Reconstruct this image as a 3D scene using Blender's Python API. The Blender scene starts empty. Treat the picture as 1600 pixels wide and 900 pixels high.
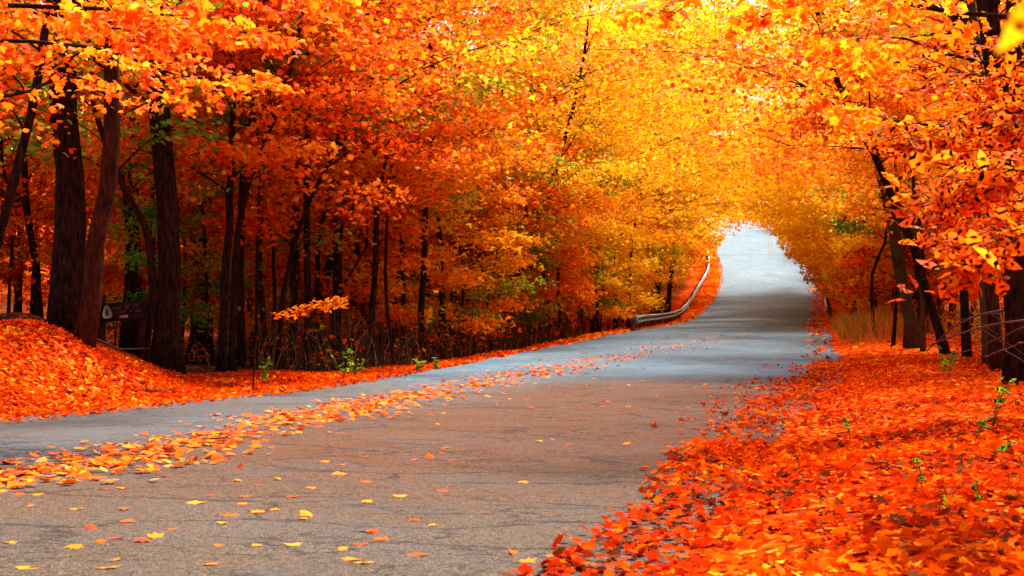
import bpy, math, random
import numpy as np
from mathutils import Vector, Matrix, Euler

# ------------------------------------------------------------------ camera, world, sun, exposure
scene = bpy.context.scene
COL = scene.collection
F = 2222.0          # focal length in photo pixels (1600 px wide frame, 50 mm lens)
HOR = 510.0         # photo row at eye level
EYE = 1.05
cam_d = bpy.data.cameras.new("camera"); cam = bpy.data.objects.new("camera", cam_d); COL.objects.link(cam)
cam.location = (0, 0, EYE); cam.rotation_euler = (math.pi/2, 0, 0)
cam_d.lens = 50.0; cam_d.sensor_width = 36.0; cam_d.shift_y = 60/1600.0
cam_d.clip_start = 0.1; cam_d.clip_end = 6000
cam_d.dof.use_dof = True; cam_d.dof.focus_distance = 16.0; cam_d.dof.aperture_fstop = 5.6
scene.camera = cam

SUN_EL, SUN_AZ = math.radians(54), math.radians(26)     # azimuth from +Y towards +X
w = bpy.data.worlds.new("World"); scene.world = w; w.use_nodes = True
nt = w.node_tree; nt.nodes.clear()
sky = nt.nodes.new('ShaderNodeTexSky'); sky.sky_type = 'NISHITA'; sky.sun_disc = False
sky.sun_elevation = SUN_EL; sky.sun_rotation = SUN_AZ
sky.air_density = 1.0; sky.dust_density = 4.0; sky.ozone_density = 1.0
bg = nt.nodes.new('ShaderNodeBackground'); bg.inputs['Strength'].default_value = 0.15
wo = nt.nodes.new('ShaderNodeOutputWorld')
nt.links.new(sky.outputs[0], bg.inputs[0]); nt.links.new(bg.outputs[0], wo.inputs[0])

sd = bpy.data.lights.new("sun", 'SUN'); sun = bpy.data.objects.new("sun", sd); COL.objects.link(sun)
sd.energy = 4.8; sd.angle = math.radians(12); sd.color = (1.0, 0.96, 0.90)
dirv = Vector((math.sin(SUN_AZ)*math.cos(SUN_EL), math.cos(SUN_AZ)*math.cos(SUN_EL), math.sin(SUN_EL)))
sun.rotation_euler = dirv.to_track_quat('Z', 'Y').to_euler(); sun.location = (0, 0, 60)

vs = scene.view_settings
vs.view_transform = 'Standard'; vs.look = 'None'; vs.gamma = 1.0; vs.exposure = 1.48
try: vs.use_curve_mapping = False
except Exception: pass
scene.render.engine = 'CYCLES'
cy = scene.cycles
cy.max_bounces = 6; cy.diffuse_bounces = 4; cy.glossy_bounces = 2; cy.transmission_bounces = 4; cy.transparent_max_bounces = 4
cy.sample_clamp_indirect = 6.0

# ------------------------------------------------------------------ road and terrain profile
def pchip(xs, ys):
    xs = np.array(xs, float); ys = np.array(ys, float)
    h = np.diff(xs); d = np.diff(ys)/h
    m = np.zeros(len(xs)); m[0] = d[0]; m[-1] = d[-1]
    for i in range(1, len(xs)-1):
        if d[i-1]*d[i] > 0:
            w1 = 2*h[i]+h[i-1]; w2 = h[i]+2*h[i-1]
            m[i] = (w1+w2)/(w1/d[i-1]+w2/d[i])
    def f(x):
        x = np.asarray(x, float)
        i = np.clip(np.searchsorted(xs, x)-1, 0, len(xs)-2)
        t = (x-xs[i])/h[i]; lo = x < xs[0]; hi = x > xs[-1]
        r = ((1+2*t)*(1-t)**2*ys[i] + t*(1-t)**2*h[i]*m[i] + t*t*(3-2*t)*ys[i+1] + t*t*(t-1)*h[i]*m[i+1])
        r = np.where(lo, ys[0]+m[0]*(x-xs[0]), r); r = np.where(hi, ys[-1]+m[-1]*(x-xs[-1]), r)
        return r
    return f
def wx(px, d): return (px-800.0)/F*d
def wz(py, d): return EYE + (HOR-py)/F*d
ZR = pchip([-400, 20, 25, 30, 40, 50, 60, 70, 80, 90, 105, 120, 135, 150, 165, 180, 195, 215, 240, 300, 600],
           [0, 0, .03, .12, .30, .55, .86, 1.05, 1.27, 1.62, 2.66, 4.29, 6.4, 8.6, 11.0, 13.4, 15.3, 16.9, 17.6, 15.5, 10.0])
_Ld = [-60, 0, 6, 12, 18, 26, 30, 40, 50, 60, 70, 80, 90, 105, 120, 135, 150, 165, 180, 195, 215, 240, 300]
_Lx = [-23.5, -9.97, -8.4, -6.85, -5.3, -2.98, -1.9, wx(810,40), wx(912,50), wx(982,60), wx(1033,70), wx(1063,80), wx(1082,90),
       wx(1106,105), wx(1122,120), wx(1125,135), wx(1117,150), wx(1108,165), wx(1094,180), wx(1078,195), wx(1050,215), wx(1010,240), wx(880,300)]
_Rx = [-15.0, -1.37, .19, 1.75, 3.35, 5.6, 6.64, wx(1288,40), wx(1283,50), wx(1279,60), wx(1276,70), wx(1275,80), wx(1274,90),
       wx(1275,105), wx(1274,120), wx(1272,135), wx(1270,150), wx(1262,165), wx(1248,180), wx(1230,195), wx(1200,215), wx(1158,240), wx(1010,300)]
XL = pchip(_Ld, _Lx); XR = pchip(_Ld, _Rx)
def sm(t): t = np.clip(t, 0, 1); return t*t*(3-2*t)
def vnoise(x, y, s=1.0, seed=0):
    x = np.asarray(x)/s; y = np.asarray(y)/s
    def h(i, j):
        n = np.sin(i*127.1 + j*311.7 + seed*74.7)*43758.5453
        return n-np.floor(n)
    i = np.floor(x); j = np.floor(y); fx = x-i; fy = y-j
    fx = fx*fx*(3-2*fx); fy = fy*fy*(3-2*fy)
    return (h(i,j)*(1-fx)+h(i+1,j)*fx)*(1-fy) + (h(i,j+1)*(1-fx)+h(i+1,j+1)*fx)*fy
def ground_z(X, Y):
    X = np.asarray(X, float); Y = np.asarray(Y, float)
    z = ZR(Y); l = XL(Y)-X; r = X-XR(Y)
    u = X + .35*(Y-22)
    bank = (.98+.34*(vnoise(X, Y, 1.5, 13)-.5))*sm((-4.2-u)/3.4)*sm((l+.05)/2.6)*sm((60-Y)/20)
    zl = z - .03 + np.where(l > 0, bank + .02*l*sm(l/8), 0)
    zl = zl - .55*sm(l/4)*sm((Y-30)/10)*sm((110-Y)/25) + np.where(Y > 50, .02*np.clip(l-4, 0, 200), 0)
    zr = z - .03 + np.where(r > 0, .10*sm(r/2) + .03*np.clip(r, 0, 40), 0)
    n = (vnoise(X, Y, 2.3, 1)-.5)*.14 + (vnoise(X, Y, .8, 2)-.5)*.05
    off = np.where(l > 0, sm(l/1.2), np.where(r > 0, sm(r/1.2), 0))
    zz = np.where(l > 0, zl, np.where(r > 0, zr, z-.03)) + n*off
    return zz
def gz(x, y): return float(ground_z(x, y))

# ------------------------------------------------------------------ mesh helpers
def new_mesh(name, V, Fq, smooth=False, attr=None, mat_idx=None):
    """V (N,3); Fq list of int arrays, each (M,k)."""
    me = bpy.data.meshes.new(name)
    V = np.asarray(V, np.float32)
    me.vertices.add(len(V)); me.vertices.foreach_set("co", V.ravel())
    loops = np.concatenate([f.ravel() for f in Fq]).astype(np.int32)
    tot = np.concatenate([np.full(len(f), f.shape[1]) for f in Fq])
    start = np.concatenate([[0], np.cumsum(tot)[:-1]]).astype(np.int32)
    me.loops.add(len(loops)); me.loops.foreach_set("vertex_index", loops)
    me.polygons.add(len(tot)); me.polygons.foreach_set("loop_start", start)
    me.update(calc_edges=True)
    if smooth: me.polygons.foreach_set("use_smooth", np.ones(len(tot), bool))
    if attr is not None:
        a = me.attributes.new("tone", 'FLOAT', 'FACE'); a.data.foreach_set("value", np.asarray(attr, np.float32))
    return me
def obj(name, me, mat=None, parent=None):
    o = bpy.data.objects.new(name, me); COL.objects.link(o)
    if mat is not None:
        if not me.materials: me.materials.append(mat)
        if me.materials[0] is not mat:
            o.material_slots[0].link = 'OBJECT'; o.material_slots[0].material = mat
    if parent is not None: o.parent = parent
    return o
def tag(o, label=None, cat=None, group=None, kind=None):
    if label: o["label"] = label
    if cat: o["category"] = cat
    if group: o["group"] = group
    if kind: o["kind"] = kind
    return o
def empty(name, loc, rz=0.0):
    o = bpy.data.objects.new(name, None); COL.objects.link(o); o.location = loc; o.rotation_euler = (0, 0, rz)
    o.empty_display_size = .2
    return o

class MB:
    def __init__(s): s.V = []; s.F = []; s.n = 0
    def add(s, V, Fs):
        for f in Fs: s.F.append(np.asarray(f)+s.n)
        s.V.append(np.asarray(V, float)); s.n += len(V)
    def tube(s, P, R, k=6, rough=0.0, rng=None, cap=True):
        P = np.asarray(P, float); n = len(P); R = np.broadcast_to(np.asarray(R, float), (n,))
        T = np.gradient(P, axis=0); T /= np.linalg.norm(T, axis=1)[:, None]+1e-9
        ref = np.array([1., 0, 0]) if abs(T[0][0]) < .8 else np.array([0, 1., 0])
        a = np.cross(T, ref); a /= np.linalg.norm(a, axis=1)[:, None]+1e-9; b = np.cross(T, a)
        th = np.arange(k)*2*math.pi/k
        rr = np.ones((n, k))
        if rough and rng is not None:
            rr = 1+rough*rng.normal(size=(n, k))*.5 + rough*np.tile(rng.normal(size=k), (n, 1))
        V = P[:, None, :] + R[:, None, None]*rr[..., None]*(np.cos(th)[None, :, None]*a[:, None, :]+np.sin(th)[None, :, None]*b[:, None, :])
        i = np.arange(n-1)[:, None]*k; j = np.arange(k)[None, :]; j2 = (j+1) % k
        q = np.stack([i+j, i+j2, i+k+j2, i+k+j], -1).reshape(-1, 4)
        Fs = [q]
        if cap: Fs.append((np.arange(k)+(n-1)*k)[None, :]); Fs.append(np.arange(k)[::-1][None, :].copy())
        s.add(V.reshape(-1, 3), Fs)
    def box(s, c, d, rot=None):
        v = np.array([[x, y, z] for x in (-.5, .5) for y in (-.5, .5) for z in (-.5, .5)])*np.array(d)
        if rot is not None: v = v @ np.array(rot).T
        s.add(v+np.array(c), [np.array([[0,1,3,2],[4,6,7,5],[0,4,5,1],[2,3,7,6],[0,2,6,4],[1,5,7,3]])])
    def mesh(s, name, smooth=False):
        V = np.concatenate(s.V)
        by = {}
        for f in s.F: by.setdefault(f.shape[1], []).append(f)
        return new_mesh(name, V, [np.concatenate(by[k]) for k in sorted(by)], smooth)

# leaf templates: x = along, y = across, z = normal; unit half-length
def _maple():
    ang = np.radians([0, 22, 38, 58, 84, 112, 180, 248, 276, 302, 322, 338])
    rad = np.array([1.12, .74, 1.0, .66, .92, .55, .62, .55, .92, .66, 1.0, .74])
    V = np.stack([np.cos(ang)*rad, np.sin(ang)*rad, -.20*rad**2+.14*np.abs(np.sin(ang))*rad], 1)
    V = np.vstack([[0, 0, .05], V])
    Fa = np.array([[0, i, i % 12 + 1] for i in range(1, 13)])
    return V, [Fa]
def _ovate():
    V = np.array([[-1, 0, 0], [-.55, .36, .10], [.05, .47, .12], [.6, .25, .04], [1.15, 0, -.15],
                  [-.55, -.36, .10], [.05, -.47, .12], [.6, -.25, .04], [-.4, 0, 0], [.3, 0, .02]])
    return V, [np.array([[0, 8, 1], [3, 9, 4], [0, 5, 8], [9, 7, 4]]), np.array([[8, 9, 2, 1][::-1], [5, 6, 9, 8][::-1]]),
               np.array([[9, 3, 2], [9, 6, 7]])]
def _lobe():   # cheap 3-lobed leaf, 7 triangles' worth
    V = np.array([[-.7, 0, 0], [-.25, .85, .02], [.15, .30, .10], [1.1, 0, -.12], [.15, -.30, .10], [-.25, -.85, .02]])
    return V, [np.array([[0, 2, 1], [0, 5, 4], [2, 4, 3], [0, 4, 2]])]
def _simple():
    V = np.array([[-.9, 0, 0], [.05, .55, .10], [1, 0, -.1], [.05, -.55, .10]])
    return V, [np.array([[0, 3, 1], [3, 2, 1]])]
TEMPL = {'maple': _maple(), 'ovate': _ovate(), 'lobe': _lobe(), 'simple': _simple()}

def leaf_mesh(name, P, tone, size, rng, kind='lobe', tilt=1.0, droop=0.25, curl=None):
    P = np.asarray(P, float); n = len(P)
    N = rng.normal(size=(n, 3))*tilt*.6; N[:, 2] += 1.0; N /= np.linalg.norm(N, axis=1)[:, None]
    th = rng.uniform(0, 2*math.pi, n)
    A = np.stack([np.cos(th), np.sin(th), -droop*np.ones(n)], 1)
    A -= (A*N).sum(1)[:, None]*N; A /= np.linalg.norm(A, axis=1)[:, None]
    B = np.cross(N, A)
    V0, Fs0 = TEMPL[kind]
    V0 = V0[None]*np.ones((n, 1, 1))
    V0 = V0.copy()
    V0[..., 2] *= ((rng.uniform(.2, 1.3, n) if kind == 'ovate' else rng.uniform(.3, 2.6, n)) if curl is None else rng.uniform(-curl, curl, n))[:, None]
    V0[..., 1] *= rng.uniform(.75, 1.15, n)[:, None]
    S = (np.asarray(size)*rng.uniform(.55, 1.4, n))[:, None, None]
    V = P[:, None, :] + S*(V0[..., 0:1]*A[:, None]+V0[..., 1:2]*B[:, None]+V0[..., 2:3]*N[:, None])
    nv = V0.shape[1]
    Fs = []; at = []
    for f in Fs0:
        Fs.append((f[None]+np.arange(n)[:, None, None]*nv).reshape(-1, f.shape[1])); at.append(np.repeat(tone, len(f)))
    return new_mesh(name, V.reshape(-1, 3), Fs, False, np.concatenate(at))

# ------------------------------------------------------------------ materials
def nodes(name):
    m = bpy.data.materials.new(name); m.use_nodes = True; t = m.node_tree; t.nodes.clear()
    return m, t, t.nodes.new, t.links.new
def ramp(new, stops, interp='LINEAR'):
    r = new('ShaderNodeValToRGB'); cr = r.color_ramp; cr.interpolation = interp
    while len(cr.elements) > 1: cr.elements.remove(cr.elements[-1])
    cr.elements[0].position = stops[0][0]; cr.elements[0].color = (*stops[0][1], 1)
    for p, c in stops[1:]:
        e = cr.elements.new(p); e.color = (*c, 1)
    return r
def leaf_mat(name, stops, trans=.58, spec=.03, rough=.55):
    m, t, new, link = nodes(name)
    at = new('ShaderNodeAttribute'); at.attribute_name = 'tone'
    r = ramp(new, stops); link(at.outputs['Fac'], r.inputs[0])
    p = new('ShaderNodeBsdfPrincipled'); link(r.outputs[0], p.inputs['Base Color'])
    p.inputs['Roughness'].default_value = rough; p.inputs['Specular IOR Level'].default_value = spec
    tr = new('ShaderNodeBsdfTranslucent'); link(r.outputs[0], tr.inputs['Color'])
    mx = new('ShaderNodeMixShader'); mx.inputs[0].default_value = trans
    link(p.outputs[0], mx.inputs[1]); link(tr.outputs[0], mx.inputs[2])
    o = new('ShaderNodeOutputMaterial'); link(mx.outputs[0], o.inputs[0])
    return m
G1, G2 = (.15, .27, .015), (.42, .40, .012)
LM = {
 'red':    leaf_mat('red_leaves',    [(0, G1), (.07, (.35,.16,.008)), (.14, (.50,.02,.003)), (.45, (.78,.055,.003)), (.8, (.88,.13,.005)), (1, (.92,.26,.01))]),
 'orange': leaf_mat('orange_leaves', [(0, G1), (.08, G2), (.14, (.62,.05,.003)), (.45, (.86,.14,.004)), (.8, (.92,.25,.006)), (1, (.93,.40,.015))]),
 'amber':  leaf_mat('amber_leaves',  [(0, G1), (.10, G2), (.16, (.78,.12,.003)), (.5, (.94,.28,.003)), (.8, (.95,.42,.005)), (1, (.95,.58,.02))]),
 'gold':   leaf_mat('gold_leaves',   [(0, G2), (.10, (.6,.34,.01)), (.16, (.90,.27,.003)), (.5, (.95,.46,.004)), (.8, (.96,.60,.008)), (1, (.96,.72,.02))]),
 'green':  leaf_mat('green_leaves',  [(0, (.05,.14,.012)), (.5, (.15,.30,.018)), (.75, (.36,.40,.015)), (1, (.80,.34,.01))]),
 'litter': leaf_mat('fallen_leaf_surface', [(0, (.13,.035,.010)), (.03, (.22,.03,.006)), (.12, (.42,.015,.002)), (.35, (.66,.035,.001)), (.62, (.78,.085,.001)), (.85, (.85,.18,.002)), (1, (.88,.36,.015))], .15, .0, .8),
 'drift':  leaf_mat('drift_leaf_surface', [(0, (.16,.02,.008)), (.12, (.50,.05,.01)), (.4, (.76,.09,.004)), (.7, (.84,.19,.006)), (1, (.88,.33,.03))], .15, .02, .8),
}
def bark_mat(name, c1, c2, sc=1.0, moss=None):
    m, t, new, link = nodes(name)
    tc = new('ShaderNodeTexCoord'); mp = new('ShaderNodeMapping'); mp.inputs['Scale'].default_value = (16*sc, 16*sc, 4.5*sc)
    link(tc.outputs['Object'], mp.inputs[0])
    n = new('ShaderNodeTexNoise'); n.inputs['Scale'].default_value = 1.0; n.inputs['Detail'].default_value = 8; n.inputs['Roughness'].default_value = .65
    link(mp.outputs[0], n.inputs['Vector'])
    r = ramp(new, [(.35, c1), (.65, c2)]); link(n.outputs['Fac'], r.inputs[0])
    col = r.outputs[0]
    if moss:
        n2 = new('ShaderNodeTexNoise'); n2.inputs['Scale'].default_value = 2.2; n2.inputs['Detail'].default_value = 5; link(tc.outputs['Object'], n2.inputs['Vector'])
        r2 = ramp(new, [(.45, (0,0,0)), (.6, (1,1,1))]); link(n2.outputs['Fac'], r2.inputs[0])
        mx = new('ShaderNodeMix'); mx.data_type = 'RGBA'; mx.inputs[7].default_value = (*moss, 1)
        link(r2.outputs[0], mx.inputs[0]); link(col, mx.inputs[6]); col = mx.outputs[2]
    b = new('ShaderNodeBump'); b.inputs['Strength'].default_value = 1.0; b.inputs['Distance'].default_value = .06; link(n.outputs['Fac'], b.inputs['Height'])
    p = new('ShaderNodeBsdfPrincipled'); p.inputs['Roughness'].default_value = .95; p.inputs['Specular IOR Level'].default_value = .02
    link(col, p.inputs['Base Color']); link(b.outputs[0], p.inputs['Normal'])
    o = new('ShaderNodeOutputMaterial'); link(p.outputs[0], o.inputs[0])
    return m
BARK = {
 'dark': bark_mat('dark_bark', (.004,.0015,.001), (.045,.016,.008)),
 'brown': bark_mat('reddish_brown_bark', (.016,.004,.002), (.075,.020,.008)),
 'grey': bark_mat('grey_bark', (.03,.02,.014), (.10,.07,.05)),
 'moss': bark_mat('mossy_bark', (.03,.014,.006), (.10,.05,.02), moss=(.06,.055,.012)),
}
def plain(name, c, rough=.6, metal=0.0, spec=.4, noise=None, nscale=8.0, bump=0):
    m, t, new, link = nodes(name)
    p = new('ShaderNodeBsdfPrincipled'); p.inputs['Roughness'].default_value = rough; p.inputs['Metallic'].default_value = metal
    p.inputs['Specular IOR Level'].default_value = spec; p.inputs['Base Color'].default_value = (*c, 1)
    if noise:
        tc = new('ShaderNodeTexCoord'); n = new('ShaderNodeTexNoise'); n.inputs['Scale'].default_value = nscale; n.inputs['Detail'].default_value = 6
        link(tc.outputs['Object'], n.inputs['Vector']); r = ramp(new, [(.35, c), (.65, noise)]); link(n.outputs['Fac'], r.inputs[0]); link(r.outputs[0], p.inputs['Base Color'])
        if bump:
            b = new('ShaderNodeBump'); b.inputs['Strength'].default_value = bump; b.inputs['Distance'].default_value = .02
            link(n.outputs['Fac'], b.inputs['Height']); link(b.outputs[0], p.inputs['Normal'])
    o = new('ShaderNodeOutputMaterial'); link(p.outputs[0], o.inputs[0]); return m

# forest floor: matted leaves between the individually built ones
def floor_mat():
    m, t, new, link = nodes('leaf_covered_soil')
    tc = new('ShaderNodeTexCoord')
    v = new('ShaderNodeTexVoronoi'); v.inputs['Scale'].default_value = 11.0; link(tc.outputs['Object'], v.inputs['Vector'])
    sep = new('ShaderNodeSeparateColor'); link(v.outputs['Color'], sep.inputs[0])
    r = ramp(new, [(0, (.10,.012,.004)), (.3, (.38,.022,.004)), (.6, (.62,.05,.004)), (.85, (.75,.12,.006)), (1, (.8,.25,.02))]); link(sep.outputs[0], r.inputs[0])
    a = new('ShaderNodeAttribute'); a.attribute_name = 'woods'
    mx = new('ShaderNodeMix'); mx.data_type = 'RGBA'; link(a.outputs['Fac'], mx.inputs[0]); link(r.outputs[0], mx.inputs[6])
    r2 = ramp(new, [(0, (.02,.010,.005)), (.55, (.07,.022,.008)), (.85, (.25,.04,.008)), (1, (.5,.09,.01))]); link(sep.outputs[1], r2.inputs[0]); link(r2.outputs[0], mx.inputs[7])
    b = new('ShaderNodeBump'); b.inputs['Strength'].default_value = .8; b.inputs['Distance'].default_value = .04; link(v.outputs['Distance'], b.inputs['Height'])
    p = new('ShaderNodeBsdfPrincipled'); p.inputs['Roughness'].default_value = .9; p.inputs['Specular IOR Level'].default_value = .0
    link(mx.outputs[2], p.inputs['Base Color']); link(b.outputs[0], p.inputs['Normal'])
    o = new('ShaderNodeOutputMaterial'); link(p.outputs[0], o.inputs[0]); return m

def road_mat():
    m, t, new, link = nodes('worn_asphalt')
    def math_(op, a, b=None, c=None, clamp=False):
        n = new('ShaderNodeMath'); n.operation = op; n.use_clamp = clamp
        for i, v in enumerate((a, b, c)):
            if v is None: continue
            if isinstance(v, (int, float)): n.inputs[i].default_value = v
            else: link(v, n.inputs[i])
        return n.outputs[0]
    def mix(f, a, b):
        n = new('ShaderNodeMix'); n.data_type = 'RGBA'
        for k, v in ((0, f), (6, a), (7, b)):
            if isinstance(v, tuple): n.inputs[k].default_value = (*v, 1)
            elif isinstance(v, (int, float)): n.inputs[k].default_value = v
            else: link(v, n.inputs[k])
        return n.outputs[2]
    tc = new('ShaderNodeTexCoord'); O = tc.outputs['Object']
    def noise(scale, det=4, rough=.55, vec=None, dist=0):
        n = new('ShaderNodeTexNoise'); n.inputs['Scale'].default_value = scale; n.inputs['Detail'].default_value = det
        n.inputs['Roughness'].default_value = rough; n.inputs['Distortion'].default_value = dist; link(vec if vec is not None else O, n.inputs['Vector']); return n
    def maprange(x, a, b):
        n = new('ShaderNodeMapRange'); n.clamp = True; link(x, n.inputs[0]); n.inputs[1].default_value = a; n.inputs[2].default_value = b; return n.outputs[0]
    old_bounce = new('ShaderNodeAttribute'); old_bounce.attribute_name = 'old_bounce'       # older near surface, its brown partly painted warm bounce from the leaves
    lat = new('ShaderNodeAttribute'); lat.attribute_name = 'lateral'   # 0 left edge .. 1 right edge
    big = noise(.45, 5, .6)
    f_old_bounce = math_('ADD', old_bounce.outputs['Fac'], math_('MULTIPLY', math_('SUBTRACT', big.outputs['Fac'], .5), .7), clamp=True)
    grain = noise(95, 5, .75); g = math_('MULTIPLY', maprange(grain.outputs['Fac'], .40, .62), maprange(noise(22, 3, .6).outputs['Fac'], .25, .55))
    agg = new('ShaderNodeTexVoronoi'); agg.inputs['Scale'].default_value = 120; link(O, agg.inputs['Vector'])
    sa = new('ShaderNodeSeparateColor'); link(agg.outputs['Color'], sa.inputs[0])
    new_sky_c = mix(g, (.031,.086,.120), (.084,.172,.224))  # newer asphalt, with bluish sky light mixed into its colour
    old_bounce_c = mix(g, (.026,.017,.011), (.148,.090,.050))
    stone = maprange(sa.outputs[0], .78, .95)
    old_bounce_c = mix(math_('MULTIPLY', stone, .35), old_bounce_c, (.36,.25,.15))
    new_sky_c = mix(math_('MULTIPLY', stone, .4), new_sky_c, (.19,.215,.22))
    c = mix(f_old_bounce, new_sky_c, old_bounce_c)
    rs = new('ShaderNodeAttribute'); rs.attribute_name = 'russet'  # warm light bounced off the leaves, tinted into the near right lane
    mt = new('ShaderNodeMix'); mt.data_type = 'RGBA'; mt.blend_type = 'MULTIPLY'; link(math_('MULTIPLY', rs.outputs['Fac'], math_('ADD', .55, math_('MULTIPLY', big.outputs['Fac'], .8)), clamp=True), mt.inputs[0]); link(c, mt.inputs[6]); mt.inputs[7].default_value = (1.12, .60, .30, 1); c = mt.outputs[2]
    mid = noise(1.7, 6, .65); c = mix(math_('MULTIPLY', maprange(mid.outputs['Fac'], .46, .66), .42), c, (.06,.055,.05))
    # wheel-track polish and edges
    # cracks: distorted voronoi edges, stretched across the road
    mp = new('ShaderNodeMapping'); mp.inputs['Scale'].default_value = (.55, 1.1, 1); mp.inputs['Rotation'].default_value = (0, 0, .3); link(O, mp.inputs[0])
    wn = noise(2.2, 5, .7, mp.outputs[0]); va = new('ShaderNodeVectorMath'); va.operation = 'SCALE'; va.inputs['Scale'].default_value = .55; link(wn.outputs['Color'], va.inputs[0])
    vb = new('ShaderNodeVectorMath'); vb.operation = 'ADD'; link(mp.outputs[0], vb.inputs[0]); link(va.outputs[0], vb.inputs[1])
    vc = new('ShaderNodeTexVoronoi'); vc.feature = 'DISTANCE_TO_EDGE'; vc.inputs['Scale'].default_value = .8; link(vb.outputs[0], vc.inputs['Vector'])
    vd = new('ShaderNodeTexVoronoi'); vd.feature = 'DISTANCE_TO_EDGE'; vd.inputs['Scale'].default_value = 3.6; link(vb.outputs[0], vd.inputs['Vector'])
    cr1 = math_('SUBTRACT', 1.0, maprange(vc.outputs['Distance'], .004, .022))
    msk = maprange(noise(.35, 3).outputs['Fac'], .40, .50)
    cr2 = math_('MULTIPLY', math_('SUBTRACT', 1.0, maprange(vd.outputs['Distance'], .006, .032)), maprange(noise(.6, 3, .6).outputs['Fac'], .46, .56))
    crack = math_('MAXIMUM', math_('MULTIPLY', cr1, msk), cr2)
    c = mix(math_('MULTIPLY', crack, .7), c, (.012,.010,.009))
    # sealed joint lines straight across the road
    sx = new('ShaderNodeSeparateXYZ'); link(O, sx.inputs[0])
    for y0, wd in ((92.0, .35), (26.4, .05), (150.0, .4), (14.6, .02)):
        dy = math_('ABSOLUTE', math_('SUBTRACT', math_('ADD', sx.outputs[1], math_('MULTIPLY', wn.outputs['Fac'], .9)), y0))
        c = mix(math_('MULTIPLY', math_('SUBTRACT', 1.0, maprange(dy, wd*.5, wd*1.2)), .7), c, (.03,.03,.03))
    # dark patches
    pt = maprange(noise(.22, 2, .4, None, .6).outputs['Fac'], .63, .66)
    c = mix(math_('MULTIPLY', pt, .35), c, (.05,.06,.065))
    # pale dusty left shoulder high on the hill
    p = new('ShaderNodeBsdfPrincipled'); link(c, p.inputs['Base Color'])
    ro = new('ShaderNodeMapRange'); link(f_old_bounce, ro.inputs[0]); ro.inputs[3].default_value = .7; ro.inputs[4].default_value = .95; link(ro.outputs[0], p.inputs['Roughness'])
    p.inputs['Specular IOR Level'].default_value = .12
    b = new('ShaderNodeBump'); b.inputs['Strength'].default_value = .8; b.inputs['Distance'].default_value = .012
    hh = math_('SUBTRACT', math_('ADD', grain.outputs['Fac'], math_('MULTIPLY', agg.outputs['Distance'], .6)), math_('MULTIPLY', crack, 1.5)); link(hh, b.inputs['Height'])
    link(b.outputs[0], p.inputs['Normal'])
    o = new('ShaderNodeOutputMaterial'); link(p.outputs[0], o.inputs[0]); return m

# ------------------------------------------------------------------ ground and road
ys = np.concatenate([[-900,-500,-250,-120,-60,-30,-15,-8,-4], np.arange(-2, 45, .3), np.arange(45, 120, .8), np.arange(120, 260, 2), [270,300,350,420,550,750,1100,1700,2600]])
tl = np.concatenate([[-1500,-700,-350,-180,-110,-70,-45,-32,-24], np.arange(-18, 0, .35), [0]])     # left of left edge
tr = np.concatenate([[0], np.arange(.35, 18, .35), [22,28,36,48,70,110,180,350,700,1500]])
rows = []; woods = []
for y in ys:
    l, r = float(XL(y)), float(XR(y)); 
    if y > 300: l, r = float(XL(300))+ (y-300)*-.6, float(XR(300))+(y-300)*-.6
    if y < -60: l, r = float(XL(-60)), float(XR(-60))
    xs = np.concatenate([l+tl, l+(r-l)*np.linspace(0, 1, 7)[1:-1], r+tr])
    zz = ground_z(xs, np.full_like(xs, y)) if -60 <= y <= 300 else np.full_like(xs, float(ZR(y)) if y > 300 else -.05) + .02*np.clip(np.abs(xs)-60, 0, 300)*.3
    zz = np.maximum(zz, -6)
    rows.append(np.stack([xs, np.full_like(xs, y), zz], 1))
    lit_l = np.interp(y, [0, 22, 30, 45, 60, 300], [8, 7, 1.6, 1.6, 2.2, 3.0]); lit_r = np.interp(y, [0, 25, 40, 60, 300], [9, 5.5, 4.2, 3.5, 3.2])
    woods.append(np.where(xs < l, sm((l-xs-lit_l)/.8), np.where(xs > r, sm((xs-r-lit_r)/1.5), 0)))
R_ = np.array(rows); nr, nc = R_.shape[:2]
I = (np.arange(nr-1)[:, None]*nc+np.arange(nc-1)[None]).ravel()
gm = new_mesh("ground", R_.reshape(-1, 3), [np.stack([I, I+1, I+nc+1, I+nc], 1)], True)
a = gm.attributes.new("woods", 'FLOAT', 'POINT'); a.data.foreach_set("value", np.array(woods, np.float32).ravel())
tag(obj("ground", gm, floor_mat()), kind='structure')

ry = np.concatenate([np.arange(-60, 0, 4), np.arange(0, 60, .5), np.arange(60, 301, 1.5)])
lt = np.linspace(0, 1, 25); V = []; old_bounce = []
for y in ry:
    l, r = float(XL(y))-.02, float(XR(y))+.35
    x = l+(r-l)*lt
    jl = (vnoise(np.array([y]), np.array([3.]), .9, 5)[0]-.5)*.22; jr = (vnoise(np.array([y]), np.array([9.]), .8, 6)[0]-.5)*.35
    x = x + jl*(1-lt)**6 + jr*lt**6
    crown = .05*(1-(2*lt-1)**2)
    V.append(np.stack([x, np.full_like(x, y), ZR(np.full_like(x, y))+.006+crown], 1))
    old_bounce.append((.78+.22*sm((lt-.36)/.16))*sm((31-y)/9))
V = np.array(V); nr, nc = V.shape[:2]; I = (np.arange(nr-1)[:, None]*nc+np.arange(nc-1)[None]).ravel()
Vt = V.reshape(-1, 3)
rm = new_mesh("road", Vt, [np.stack([I, I+1, I+nc+1, I+nc], 1)], True)
a = rm.attributes.new("old_bounce", 'FLOAT', 'POINT'); a.data.foreach_set("value", np.array(old_bounce, np.float32).ravel())
russet = np.array([sm((lt-.35)/.25)*sm((y-6)/6)*sm((28-y)/5) for y in ry])
a = rm.attributes.new("russet", 'FLOAT', 'POINT'); a.data.foreach_set("value", russet.astype(np.float32).ravel())
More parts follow.
